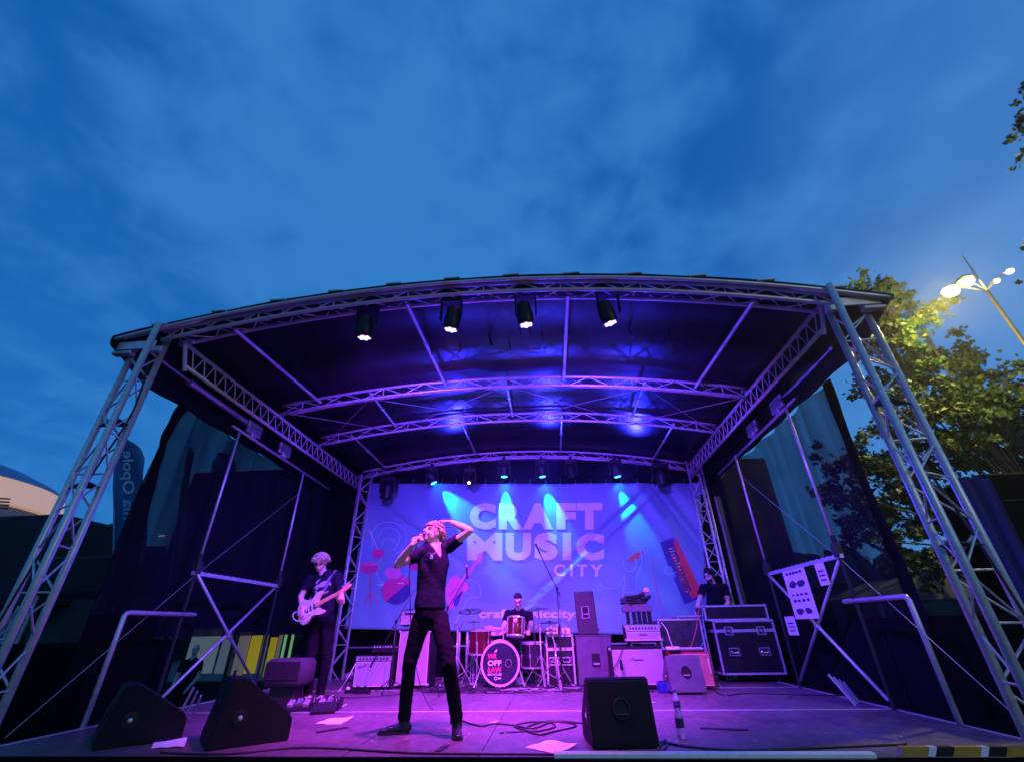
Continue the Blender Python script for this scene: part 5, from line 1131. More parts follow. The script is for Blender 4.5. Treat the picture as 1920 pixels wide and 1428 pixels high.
def curly(t, H, F, U, Sx, n=260, ln=.07, m_=HAIRB, r=.011, low=.12, seed=1, puff=1.0, fringe=True):
    rnd = random.Random(seed); b = MB(); HRm = Matrix((Sx, F, U)).transposed(); b.ball(H+U*.035-F*.020, (.086*puff, .098*puff, .096*puff), R=HRm)
    k = 0
    while k < n:
        d = Vector((rnd.gauss(0, 1), rnd.gauss(0, 1), rnd.gauss(0, 1))).normalized()
        if d.z < low-(.30 if d.y < -.45 else 0) or (d.y > .2 and d.z < (.40 if fringe else .5)): continue
        k += 1; p = H+U*.03-F*.015+HRm @ Vector((d.x*.085*puff, d.y*.098*puff, d.z*.095*puff)); P_ = [p]; v = HRm @ d
        tw = rnd.uniform(0, 6.28); A, B = frame(v)
        for j in range(1, 6):
            f = j/5; lv = ln*(.6+.9*((k*37) % 11)/10); P_.append(p+v*lv*.5*f+(A*cos(tw+f*4)+B*sin(tw+f*4))*ln*.36*f-Vector((0, 0, 1))*ln*.45*f*f)
        b.tube(P_, [r, r*1.1, r, r*.85, r*.6, r*.3], 6)
    b.build('hair', m_, t, smooth=True, world=True)
# ---- the singer
def q(px, py, Y): return PY(px, py, Y)
Jm = dict(head=q(811, 1000, 4.86), neck=q(818, 1024, 4.88), shR=q(787, 1037, 4.80), shL=q(841, 1024, 4.93), elR=q(745, 1058, 4.66), wrR=q(773, 1021, 4.53), elL=q(881, 994, 4.86), wrL=q(846, 978, 4.90),
          waist=q(808, 1104, 4.84), pel=q(806, 1150, 4.82), hipR=q(790, 1162, 4.82), hipL=q(823, 1160, 4.84), knR=q(768, 1243, 4.78), knL=q(842, 1243, 4.66), anR=PY(757, 1355, 4.86), anL=PY(857, 1356, 4.75))
Jm['anR'].z = SZ+.088; Jm['anL'].z = SZ+.088
Fm = Vector((-.52, -.68, .34))
t, H, F, U, Sx, HR = person('singer in black v-neck shirt, one hand on his head, shouting into a microphone', Jm, Fm, (.1, .1, 1), vneck=True, mouth_open=True, sleeve=.50, base=(-1.2, 4.8, SZ), hem=PY(808, 1136, 4.84).z-.02,
    hands=((Vector((-1, 0, .12)), Vector((0, 0, -1)), Vector((0, -1, 0)), .35), (Vector((.75, .25, .75)), Vector((.3, .9, .0)), Vector((-.4, .2, .9)), 1.15)), feet=(Vector((.25, -1, 0)), Vector((-1, -.42, 0))), hair=HAIRB, sh_k=.94)
curly(t, H, F, U, Sx, 340, .060, HAIRB, .0075, seed=3, puff=1.0)
m = MB(); cp = lin(Jm['neck'], Jm['waist'], .30)+Vector((.0, -.142, 0)); m.tube(spline([Jm['neck']+Vector((-.06, -.02, .0)), Jm['neck']+Vector((-.05, -.10, -.07)), cp+Vector((0, 0, .03)), Jm['neck']+Vector((.03, -.10, -.07)), Jm['neck']+Vector((.06, -.01, .0))], 6), .003, 5); m.box(cp, (.032, .008, .036), bev=.004); m.build('necklace', CHROME, t, world=True)
# microphone in the singer's hand
mo = H+F*.115-U*.055; hd = Jm['wrR']+Vector((.058, .02, .062)); dmic = (mo-hd).normalized(); 
t = thing('hand_microphone', 'black wired microphone in the singer\'s fist at his mouth', 'microphone', tuple(hd)); m = MB(); m.lathe(hd-dmic*.08, dmic, [(0, .010), (.02, .012), (.14, .016), (.16, .021)], 12); m.build('handle', BLACKP, t, smooth=True, world=True, angle=40)
m = MB(); m.ball(hd+dmic*.10, .026, 12, 8); m.build('mic_grille', STEEL, t, smooth=True, world=True)
m = MB(); m.tube(spline([hd-dmic*.08, hd-dmic*.14+Vector((0, 0, -.05)), q(768, 1064, 4.62), q(769, 1120, 4.7), q(772, 1200, 4.98), q(790, 1290, 5.05), PZ(812, 1330), PZ(850, 1350), PZ(868, 1352)], 8), .004, 6); m.build('mic_cable', RUB, t, smooth=True, world=True)
# ---- the guitarist
Yg = 6.74
Jg = dict(head=q(601, 1055, 6.66), neck=q(606, 1074, 6.74), shR=q(583, 1083, 6.72), shL=q(634, 1080, 6.78), elR=q(564, 1118, 6.70), wrR=q(567, 1139, 6.52), elL=q(641, 1128, 6.66), wrL=q(631, 1119, 6.46),
          waist=q(606, 1133, 6.74), pel=q(604, 1164, 6.74), hipR=q(592, 1170, 6.74), hipL=q(616, 1170, 6.74), knR=q(583, 1232, 6.68), knL=q(613, 1232, 6.68), anR=PY(578, 1300, 6.72), anL=PY(600, 1300, 6.70))
Jg['anR'].z = SZ+.085; Jg['anL'].z = SZ+.085
Gu = (PY(662, 1103, 6.40)-PY(563, 1156, 6.56)).normalized(); Gn = Vector((0, -1, .12)); Gn = (Gn-Gu*Gn.dot(Gu)).normalized(); Gv = Gn.cross(Gu); Gv = Gv if Gv.z > 0 else -Gv
t, H, F, U, Sx, HR = person('fair curly-haired guitarist in black T-shirt with pale print playing a white guitar', Jg, Vector((.12, -.85, -.42)), (0, -.2, 1), sleeve=.60, base=(-3.3, 6.74, SZ), boots=False, shoe=mat('white_trainer', (.55, .5, .5), .6, 0, .2, 20),
    hands=((-Gv*.4+Gu*.3+Vector((0, -.2, 0)), Vector((0, .7, .7)), Gu, .9), (Vector((.3, -.6, -.5)), Vector((0, 1, .1)), Gu, .6)), feet=(Vector((.15, -1, 0)), Vector((-.3, -1, 0))), hair=HAIRB, printed=(mat('shirt_print', (.35, .35, .42), .8), q(603, 1098, 6.62)), hem=PY(606, 1158, 6.74).z, hk=1.05)
curly(t, H, F, U, Sx, 380, .065, HAIRB, .0085, seed=5, puff=1.08)
Go = PY(584, 1140, 6.50)
g_ = thing('electric_guitar', 'white electric guitar with maple neck slung at the left guitarist\'s hips', 'guitar', tuple(Go))
GW = mat('guitar_white', (.72, .66, .58), .25, 0, .04, 6, coat=.6); MAP = mat('maple', (.62, .38, .18), .4, 0, .15, 30)
body = [(-.20, .0), (-.19, .08), (-.14, .14), (-.07, .15), (-.01, .115), (.05, .11), (.11, .15), (.18, .155), (.20, .13), (.16, .095), (.12, .05), (.12, -.02), (.15, -.07), (.19, -.11), (.17, -.135), (.11, -.13), (.04, -.105), (-.02, -.11), (-.08, -.15), (-.14, -.15), (-.19, -.09)]
bs = spline([(x, y, 0) for x, y in body]+[(body[0][0], body[0][1], 0)], 3)[:-1]
m = MB(); m.prism([(p.x, p.y) for p in bs], Go, Gu, Gv, .042); m.build('guitar_body', GW, g_, world=True)
m = MB(); m.prism([(-.10, .02), (-.05, .085), (.03, .09), (.12, .10), (.10, .04), (.10, -.03), (.12, -.09), (.04, -.08), (-.03, -.085), (-.12, -.10), (-.14, -.06), (-.07, -.04)], Go+Gn*.0225, Gu, Gv, .002); m.build('pickguard', mat('pickguard_white', (.7, .7, .66), .3), g_, world=True)
m = MB(); m.prism([(.09, .026), (.48, .021), (.48, -.021), (.09, -.026)], Go+Gn*.03, Gu, Gv, .022); m.build('neck', MAP, g_, world=True)
m = MB(); m.prism([(.48, .022), (.50, .03), (.56, .045), (.63, .05), (.655, .03), (.64, .005), (.58, -.012), (.48, -.021)], Go+Gn*.024, Gu, Gv, .014); m.build('headstock', MAP, g_, world=True)
m = MB()
for k in range(6): c = Go+Gu*(.515+.022*k)+Gv*(.045+.002*k)+Gn*.024; m.lathe(c, Gv, [(0, .005), (.02, .009)], 8)
m.build('tuner', CHROME, g_, world=True)
for k in range(3): m = MB(); m.prism([(.055-.055*k, .035), (.072-.055*k, .035), (.072-.055*k, -.035), (.055-.055*k, -.035)], Go+Gn*.026, Gu, Gv, .008); m.build('pickup', BLACKP, g_, world=True)
m = MB(); m.prism([(-.10, .035), (-.075, .035), (-.075, -.035), (-.10, -.035)], Go+Gn*.028, Gu, Gv, .010); m.build('bridge', CHROME, g_, world=True)
m = MB()
for k in range(3): m.lathe(Go+Gu*(-.02-.035*k)+Gv*(-.06-.012*k)+Gn*.022, Gn, [(0, .011), (.014, .009)], 10)
m.build('knob', WHITEP, g_, world=True)
m = MB()
for k in range(6): o_ = Gv*(-.015+.006*k); m.tube([Go+Gu*-.09+Gn*.036+o_, Go+Gu*.5+Gn*.043+o_*.9], .0009, 3)
m.build('string', CHROME, g_, world=True)
m = MB(); A_ = spline([Go+Gu*-.2, Go+Gu*-.1+Vector((-.02, .12, .1)), Jg['shR']+Vector((.02, .13, -.15)), lin(Jg['shR'], Jg['shL'], .6)+Vector((0, .10, .03)), Jg['shL']+Vector((-.05, .0, .085)), Jg['shL']+Vector((-.07, -.11, -.02)), lin(Jg['shL'], Go, .4)+Vector((.0, -.08, 0)), Go+Gu*.18+Gv*.15], 6)
for a, b_ in zip(A_, A_[1:]): m.box((a+b_)/2, (.045, (b_-a).length*1.1, .004), R=(b_-a).to_track_quat('Y', 'Z').to_matrix())
m.build('strap', mat('patterned_strap', (.12, .12, .16), .7, 0, .9, 60), g_, world=True)
m = MB(); m.tube(spline([Go+Gu*-.05+Gv*-.12+Gn*.02, PY(572, 1163, 6.42), PY(556, 1163, 6.45), PY(549, 1155, 6.5), PY(553, 1147, 6.55), PY(562, 1147, 6.6)], 8), .006, 6); m.build('jack_cable', WCAB, g_, smooth=True, world=True)
# ---- the drummer (seated behind the kit)
Jd = dict(head=q(971, 1125, 8.98), neck=q(972, 1142, 9.10), shR=q(953, 1150, 9.12), shL=q(992, 1150, 9.10), elR=q(943, 1178, 8.98), wrR=q(941, 1180, 8.80), elL=q(998, 1178, 8.98), wrL=q(992, 1180, 8.78),
          waist=q(973, 1195, 9.22), pel=Vector((-.63, 9.25, SZ+.55)), hipR=Vector((-.73, 9.2, SZ+.56)), hipL=Vector((-.53, 9.2, SZ+.56)), knR=Vector((-.90, 8.86, SZ+.52)), knL=Vector((-.32, 8.95, SZ+.52)), anR=Vector((-.86, 8.80, SZ+.09)), anL=Vector((-.32, 8.78, SZ+.09)))
t, H, F, U, Sx, HR = person('drummer with short dark hair and dark glasses looking down at the drums', Jd, Vector((.02, -.85, -.50)), (0, -.3, 1), sleeve=.55, base=(-.63, 9.1, SZ), hands=((Vector((-.1, -.8, -.2)), Vector((0, 0, -1)), Vector((-1, 0, 0)), .9), (Vector((.1, -.8, -.2)), Vector((0, 0, -1)), Vector((1, 0, 0)), .9)), hair=HAIRD, hem=SZ+.6)
m = MB(); m.ball(H+U*.042-F*.022, (.079, .090, .088), R=HR); m.ball(H+U*.085+F*.03, (.05, .05, .03), R=HR); m.build('hair', HAIRD, t, smooth=True, world=True)
m = MB()
for s in (-1, 1): m.box(H+F*.096+U*.012+Sx*s*.032, (.044, .006, .028), R=HR, bev=.006)
m.box(H+F*.098+U*.017, (.02, .004, .005), R=HR); m.build('glasses', mat('dark_glass', (.01, .01, .012), .15), t, world=True)
for w_, e_, lab in ((Jd['wrR'], (-1.06, 8.62, SZ+.85), "drumstick in the drummer's hand over the snare"), (Jd['wrL'], (-.50, 8.50, SZ+1.0), "drumstick in the drummer's other hand over the tom")):
    t = thing('drumstick', lab, 'drumstick', tuple(w_)); a = w_+Vector((0, -.07, -.02)); d = (Vector(e_)-a).normalized(); m = MB(); m.tube([a-d*.08, a+d*.25], [.008, .007], 6); m.build('shaft', MAP, t, world=True); m = MB(); m.ball(a+d*.255, .009, 6, 5); m.build('tip', MAP, t, world=True)
# ---- the sound technician
Jt = dict(head=q(1330, 1079, 9.42), neck=q(1337, 1094, 9.50), shR=q(1319, 1101, 9.40), shL=q(1359, 1100, 9.62), elR=q(1310, 1128, 9.36), wrR=q(1306, 1150, 9.25), elL=q(1365, 1128, 9.62), wrL=q(1355, 1148, 9.45),
          waist=q(1342, 1150, 9.55), pel=q(1344, 1178, 9.58), hipR=q(1336, 1182, 9.55), hipL=q(1352, 1182, 9.62), knR=Vector((3.05, 9.5, SZ+.5)), knL=Vector((3.32, 9.6, SZ+.5)), anR=Vector((3.05, 9.55, SZ+.09)), anL=Vector((3.34, 9.65, SZ+.09)))
t, H, F, U, Sx, HR = person('bearded technician in black T-shirt and backwards cap behind the right flight cases', Jt, Vector((-.72, -.60, -.22)), sleeve=.55, base=(3.2, 9.55, SZ), hands=((Vector((.1, -.4, -.9)), Vector((0, 1, 0)), Vector((-1, 0, 0)), .5), (Vector((0, -.3, -1)), Vector((0, 1, 0)), Vector((1, 0, 0)), .5)), hair=HAIRD, hem=q(1344, 1168, 9.58).z)
m = MB(); m.ball(H+U*.052-F*.014, (.084, .098, .085), R=HR); m.cone(H+U*.03-F*.09-Sx*.05, H+U*.02-F*.15, .02, .01, seg=8); m.build('cap', BLACKP, t, smooth=True, world=True)
m = MB(); m.box(H+U*.055+F*.082, (.05, .006, .014), R=HR); m.build('cap_band', WHITEP, t, world=True)
m = MB(); m.ball(H-U*.062+F*.042, (.056, .052, .045), R=HR); m.build('beard', HAIRD, t, smooth=True, world=True)
m = MB()
for s in (-1, 1): m.ball(H+Sx*s*.088, (.022, .04, .045), R=HR)
m.tube([H+Sx*s_*.092*1.0+U*z_ for s_, z_ in ((-1, 0), (-.95, .07), (-.5, .135), (0, .15), (.5, .135), (.95, .07), (1, 0))], .011, 6); m.build('headphones', BLACKP, t, smooth=True, world=True)
# ================================================================ surroundings
random.seed(11)
# ---- street lamp mast with four floodlights
Y9 = 9.0
a_ = PY(1850, 545, Y9); mx_, my_ = PY(1905, 636, Y9).x, Y9
t = thing('street_lamp', 'tall lamp mast at the right with two bright yellow and two smaller heads', 'street lamp', (a_.x, Y9, 0))
topz = PY(1805, 480, Y9).z
m = MB(); m.tube([(0, 0, 0), (0, 0, a_.z)], [.07, .035], 12); m.build('mast', mat('lamp_paint', (.016, .016, .016), .5, .2, .15, 10), t, smooth=True)
m = MB(); m.tube([(0, 0, a_.z-.1), PY(1805, 480, Y9)-Vector((a_.x, Y9, 0))], [.03, .012], 8); m.build('top_rod', STEEL, t, smooth=True)
GLW = mat('lamp_glow', (1, .9, .6), .3, emis=(1.0, .82, .32), estr=1.7); GLW2 = mat('lamp_glow_far', (1, .95, .8), .3, emis=(1.0, .90, .62), estr=2.0)
for px, py, rr_, gl in ((1784, 546, .155, GLW), (1811, 529, .165, GLW), (1893, 509, .085, GLW2), (1868, 527, .075, GLW2)):
    p = PY(px, py, Y9)-Vector((a_.x, Y9, 0)); ar = Vector((0, 0, a_.z))
    m = MB(); m.tube([ar, lin(ar, p+Vector((0, 0, rr_*.8)), .5)+Vector((0, 0, .04)), p+Vector((0, 0, rr_*.8))], .018, 8); m.build('arm', STEEL, t, smooth=True)
    m = MB(); m.lathe(p+Vector((0, 0, rr_*1.0)), (0, 0, -1), [(0, rr_*.3), (.03, rr_*.8), (rr_*.7, rr_*1.15), (rr_*.75, rr_*1.15)], 18); sh_ = m.build('lamp_shade', mat('lamp_shade', (.35, .33, .28), .5), t, smooth=True, angle=40)
    m = MB(); m.ball(p, (rr_, rr_, rr_*.85), 16, 10); m.build('lamp_globe', gl, t, smooth=True)
for px, py in ((1784, 558), (1811, 541)):
    p = PY(px, py, Y9); d = bpy.data.lights.new('street_lamp_light', 'POINT'); d.energy = 640; d.color = (1.0, .78, .24); d.shadow_soft_size = .18; o = bpy.data.objects.new('street_lamp_light', d); COL.objects.link(o); o.location = p+Vector((-.55, -.1, -.30))
# its twin behind the audience, out of the picture; its light falls on the fronts of the towers
t2 = thing('street_lamp', 'twin lamp mast standing behind the audience, out of the picture', 'street lamp', (9.5, -7.0, 0))
m = MB(); m.tube([(0, 0, 0), (0, 0, 8.0)], [.09, .055], 12); m.build('mast', MATS['lamp_paint'], t2, smooth=True)
for sx in (-.35, .35):
    m = MB(); m.tube([(0, 0, 7.9), (sx, 0, 8.15)], .018, 8); m.build('arm', STEEL, t2); m = MB(); m.ball((sx, 0, 7.95), (.16, .16, .14), 16, 10); m.build('lamp_globe', GLW, t2, smooth=True)
    d = bpy.data.lights.new('street_lamp_light', 'POINT'); d.energy = 430; d.color = (1.0, .84, .40); d.shadow_soft_size = .18; o = bpy.data.objects.new('street_lamp_light', d); COL.objects.link(o); o.location = (9.5+sx, -7, 7.7)
# ---- trees
LEAF = mat('leaf', (.017, .046, .009), .5, 0, .5, .9, spec=.4); LEAF2 = mat('leaf_yellowed', (.05, .07, .012), .5, 0, .4, .9)
nt_ = LEAF.node_tree
BARK = mat('bark', (.06, .05, .04), .9, 0, .4, 9, .8, 40)
lobes = [(0, -.5), (.16, -.28), (.46, -.34), (.34, -.08), (.52, .12), (.24, .16), (.14, .30), (0, .56), (-.14, .30), (-.24, .16), (-.52, .12), (-.34, -.08), (-.46, -.34), (-.16, -.28)]
def leaf(m, p, s, rnd):
    n = Vector((rnd.gauss(0, .8), rnd.gauss(0, .8), rnd.gauss(.5, .6))).normalized(); a, b = frame(n); an = rnd.uniform(0, 6.28); A = a*cos(an)+b*sin(an); B = n.cross(A); f = rnd.uniform(.1, .35)
    c = m.v(p-n*s*.08); vs = [m.v(p+A*x*s+B*y*s+n*abs(x)*f*s) for x, y in lobes]
    for i in range(len(vs)): m.face([c, vs[i], vs[(i+1) % len(vs)]])
def tree(name, lab, base, clumps, n_leaf, size, trunk_r, seed, trunk_top):
    rnd = random.Random(seed); t = thing(name, lab, 'tree', base); m = MB(); B0 = Vector(base)
    hub = Vector(trunk_top)-B0
    m.tube(spline([(0, 0, 0), hub*.5+Vector((.1, .05, 0)), hub], 5), [trunk_r*(1-.045*i) for i in range(11)], 10)
    for c, r in clumps:
        c = c-B0; mid = lin(hub, c, .5)+Vector((rnd.uniform(-.3, .3), rnd.uniform(-.3, .3), rnd.uniform(-.1, .5))); P_ = spline([hub+Vector((rnd.uniform(-.2, .2), 0, -rnd.uniform(0, 1.4))), mid, lin(mid, c, .9)], 4); k = len(P_); m.tube(P_, [max(.012, trunk_r*.28*(1-i/k)) for i in range(k)], 6)
        for j in range(9):
            d = Vector((rnd.gauss(0, 1), rnd.gauss(0, 1), rnd.gauss(0, 1))).normalized()*r*.6; m.tube([lin(mid, c, rnd.uniform(.5, .95)), c+d*.5+Vector((0, 0, .05)), c+d], [.012, .008, .003], 4, cap=False)
    m.build('trunk', BARK, t, smooth=True)
    m = MB(); m2 = MB()
    for c, r in clumps:
        c = c-B0; sub = [(c+Vector((rnd.gauss(0, .5), rnd.gauss(0, .5), rnd.gauss(0, .45)))*1.0*1.0 if False else c+Vector((rnd.gauss(0, 1), rnd.gauss(0, 1), rnd.gauss(0, .9)))*r*.48, r*rnd.uniform(.12, .32)) for _ in range(11)]
        k = int(n_leaf*r*r)
        for i in range(k):
            sc, sr = rnd.choice(sub); d = Vector((rnd.gauss(0, 1), rnd.gauss(0, 1), rnd.gauss(0, .8)))*sr*.75
            leaf(m if rnd.random() < .8 else m2, sc+d, size*rnd.uniform(.65, 1.25), rnd)
    tag(m.build('crown', LEAF, t), kind='stuff'); tag(m2.build('crown', LEAF2, t), kind='stuff')
    return t
rt = random.Random(4)
spec = [(1622, 545, 34), (1660, 560, 34), (1655, 600, 40), (1712, 590, 44), (1700, 640, 40), (1665, 670, 45), (1645, 725, 40), (1730, 690, 45), (1790, 670, 42), (1750, 740, 55), (1820, 730, 55), (1880, 725, 50), (1930, 740, 50), (1690, 770, 50), (1800, 800, 60), (1870, 800, 60), (1940, 820, 60), (1730, 830, 55), (1650, 800, 40), (1610, 860, 40), (1570, 880, 30), (1820, 860, 50), (1890, 870, 50), (1670, 890, 50), (1740, 910, 50), (1600, 930, 45), (1640, 970, 45), (1700, 980, 45), (1770, 980, 40), (1610, 1010, 35), (1680, 1050, 45), (1740, 1060, 40), (1800, 1040, 40), (1560, 935, 24), (1705, 730, 40), (1850, 765, 40)]
cl = []
for px, py, r in spec:
    Y = 12.2+rt.uniform(-1.6, 1.8); p = PY(px, py, Y); dd = (RC.transposed() @ (p-CAM)); cl.append((p, r*-dd.z/823))
tree('plane_tree', 'big leafy tree behind the right tower, its crown lit yellow-green by the street lamp', (13.6, 13.0, 0), cl, 1150, .145, .20, 2, (13.3, 12.8, 3.4))
cl = []
for px, py, r in ((1932, 170, 26), (1928, 222, 22), (1940, 290, 26), (1926, 458, 10), (1930, 520, 10), (1960, 240, 40)):
    p = PY(px, py, 6.6); dd = (RC.transposed() @ (p-CAM)); cl.append((p, r*-dd.z/823))
tree('overhanging_tree', 'leaves of a second tree reaching in at the upper right edge of the picture', (11.5, 7.5, 0), cl, 1300, .11, .07, 9, (11.3, 7.3, 6.0))
# ---- far dark tree line and low buildings
m = MB(); rnd = random.Random(8)
for k in range(300):
    a = rnd.uniform(-1.15, 1.05); R_ = rnd.uniform(55, 75); p = Vector((sin(a)*R_, cos(a)*R_, 0)); h = rnd.uniform(4, 8.5)+(1.5 if a < -.3 else 0)
    m.ball(p+Vector((0, 0, h*.55)), (rnd.uniform(2, 3.6), 2.5, h*.5), 9, 7)
for v in m.bm.verts: v.co += Vector((noise.noise(v.co*.5), 0, noise.noise(v.co*.6+Vector((7, 0, 0)))))*1.1
tag(m.build('distant_trees', mat('far_foliage', (.012, .018, .010), .95, 0, .4, .6)), 'far dark line of trees behind the square', 'trees', kind='stuff')
# ---- round lit pavilion at the far left
t = thing('round_pavilion', 'round domed pavilion with a peach-lit wall band at the far left', 'pavilion', (-31.2, 18.5, 0))
R_ = 6.0; m = MB(); m.lathe((0, 0, 0), (0, 0, 1), [(0, R_), (7.4, R_)], 40); m.build('wall', mat('pavilion_wall', (.3, .28, .3), .7), t, smooth=True, angle=30)
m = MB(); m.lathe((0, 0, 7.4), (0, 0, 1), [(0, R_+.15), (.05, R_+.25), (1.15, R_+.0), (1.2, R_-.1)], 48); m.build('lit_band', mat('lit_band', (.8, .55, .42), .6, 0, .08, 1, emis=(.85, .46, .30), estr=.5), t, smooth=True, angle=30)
m = MB(); m.lathe((0, 0, 8.6), (0, 0, 1), [(0, R_-.0), (.3, R_*.94), (.9, R_*.72), (1.35, R_*.45), (1.55, .1)], 48); m.build('dome', mat('dome_fabric', (.10, .22, .42), .6, 0, .1, 2), t, smooth=True, angle=30)
m = MB()
for k in range(4): p = PY(8, 934+6*k, 15.6); m.box(p, (.35-.04*k, .05, .05), rz=.5)
m.build('vent_slot', BLACKM, t, world=True)
# ---- dark stalls, barrier cloth and truck-like boxes at the left
def boxthing(name, lab, cat, x0, x1, y0, y1, z0, z1, mt, legs=True, roofh=.0):
    t = thing(name, lab, cat, ((x0+x1)/2, (y0+y1)/2, 0)); m = MB(); m.bx(x0, x1, y0, y1, z0, z1, bev=.05); m.build('canopy', mt, t, world=True)
    if legs:
        for x in (x0+.1, x1-.1):
            for y in (y0+.1, y1-.1): m = MB(); m.tube([(x, y, 0), (x, y, z0+.05)], .04, 6); m.build('leg', STEEL, t, world=True)
    return t
DK = mat('dark_awning', (.008, .008, .012), .9, 0, .3, 2)
pA, pB = PY(-60, 960, 12), PY(118, 962, 12)
boxthing('market_stall', 'black flat-roofed stall at the far left in front of the round pavilion', 'stall', pA.x-4, pB.x, 12, 15, 2.75, pB.z, DK)
m = MB(); p0, p1, p2, p3 = PY(60, 1120, 11.5), PY(215, 990, 11.5), PY(330, 1000, 11.5), PY(180, 1100, 11.5)
boxthing('market_stall', 'lower dark stall between the left tower and the mesh curtain', 'stall', PY(112, 1000, 11).x, PY(236, 1000, 11).x, 11, 13, 2.9, PY(200, 1040, 11).z, DK)
p = PY(362, 885, 12); r = PY(700, 885, 12)
boxthing('catering_tent', 'tall black flat-topped tent behind the left mesh curtain', 'tent', p.x, -4.6, 12, 16, 2.42, p.z, DK)
p = PY(1310, 862, 14); r = PY(1436, 862, 14)
boxthing('delivery_truck_box', 'dark box-shaped truck body standing behind the right rear corner of the stage', 'truck body', 2.6, r.x, 14, 18, .9, p.z, DK)
t = thing('barrier', 'black cloth-covered barrier on the ground left of the stage', 'barrier', (-8, 5.8, 0))
m = MB()
for k in range(40):
    x = -12.5+.18*k; a = [m.v((x, 5.8+.03*sin(k*1.3), 0)), m.v((x+.18, 5.8+.03*sin((k+1)*1.3), 0)), m.v((x+.18, 5.8, 1.93)), m.v((x, 5.8, 1.93))]; m.face(a)
m.build('cloth', CLOTHB, t, world=True)
for k in range(4): m = MB(); m.tube([(-12.3+2.3*k, 5.86, 0), (-12.3+2.3*k, 5.86, 1.93)], .025, 6); m.build('post', STEEL, t, world=True)
# ---- feather flags
FL = mat('flag_fabric', (.03, .10, .22), .8, 0, .1, 3); FT = mat('flag_print', (.40, .48, .55), .8)
def flag(lab, Y, tl, bl, w, text=None, mt=FL):
    """tl / bl: survey pixels of the leading edge, top and bottom; w: width at the top in metres; the pole leans in the wind"""
    T0, B0 = PY(*tl, Y), PY(*bl, Y); t = thing('feather_flag', lab, 'flag', (B0.x, Y, 0), group='feather flags'); d = (B0.x-T0.x)/(T0.z-B0.z)
    def X(z, u): return T0.x+(T0.z-z)*d+w*u
    m = MB(); m.tube([(X(.0, 0), Y, 0), (X(T0.z-.4, 0), Y, T0.z-.4), (X(T0.z-.08, .1), Y, T0.z-.06), (X(T0.z, .4), Y, T0.z+.02)], .02, 6); m.build('pole', STEEL, t, world=True, smooth=True)
    m = MB(); cols = []
    for i in range(13):
        u = i/12; top = T0.z-.02-.75*w*(1-sqrt(max(0, 1-u*u)))
        cols.append([m.v((X(B0.z+(top-B0.z)*j/16, u), Y+.05*sin(u*5+j*.5), B0.z+(top-B0.z)*j/16)) for j in range(17)])
    for A, B in zip(cols, cols[1:]):
        for j in range(16): m.face([A[j], B[j], B[j+1], A[j+1]])
    m.build('sail', mt, t, world=True, smooth=True)
    if text:
        z0, z1 = text[1]; m = MB(); add_text(m, text[0], lambda u, v: Vector((X(z0+(z1-z0)*u, .28+.48*v), Y-.09, z0+(z1-z0)*u)), .012); m.build('lettering', FT, t, world=True)
za_, zb_ = PY(240, 975, 9.0).z, PY(240, 848, 9.0).z
flag('blue feather flag with pale mirrored lettering ending in Opole, left of the mesh curtain', 9.0, (216, 820), (213, 1060), .72, ('nia Opole', (za_, zb_)))
flag('narrow dark feather flag seen through the left mesh curtain', 11.0, (352, 838), (322, 1060), .22)
flag('wide dark round-topped flag seen through the left mesh curtain beside the pole', 12.5, (405, 846), (392, 900), .80)
# ---- statue behind the left stalls
BRZ = mat('verdigris_bronze', (.05, .075, .07), .7, .2, .3, 5)
Ys = 14.0; b0 = PY(168, 1080, Ys); sc_ = 1.15; x_ = b0.x; zf = b0.z
Js = dict(head=(x_+.12, Ys, zf+1.75), neck=(x_+.08, Ys, zf+1.55), shR=(x_-.16, Ys, zf+1.48), shL=(x_+.24, Ys, zf+1.48), elR=(x_-.36, Ys-.05, zf+1.2), wrR=(x_-.2, Ys-.2, zf+1.0), elL=(x_+.38, Ys, zf+1.2), wrL=(x_+.3, Ys-.2, zf+1.0), waist=(x_, Ys, zf+1.1), pel=(x_, Ys, zf+.93), hipR=(x_-.1, Ys, zf+.9), hipL=(x_+.1, Ys, zf+.9), knR=(x_-.14, Ys, zf+.5), knL=(x_+.14, Ys, zf+.5), anR=(x_-.16, Ys, zf+.09), anL=(x_+.16, Ys, zf+.09))
s_, H, F, U, Sx, HR = person('dim greenish statue of a standing figure seen through the left tower', Js, Vector((.3, -1, -.1)), shirt=BRZ, trousers=BRZ, shoe=BRZ, skin=BRZ, vox=.016, base=(x_, Ys, zf), cat='statue', name='statue', hair=BRZ, sleeve=.9, sh_k=1.3)
m = MB(); m.bx(x_-.6, x_+.6, Ys-.6, Ys+.6, 0, zf-.02, bev=.04); m.build('plinth', mat('dark_stone', (.06, .06, .06), .8), s_, world=True)
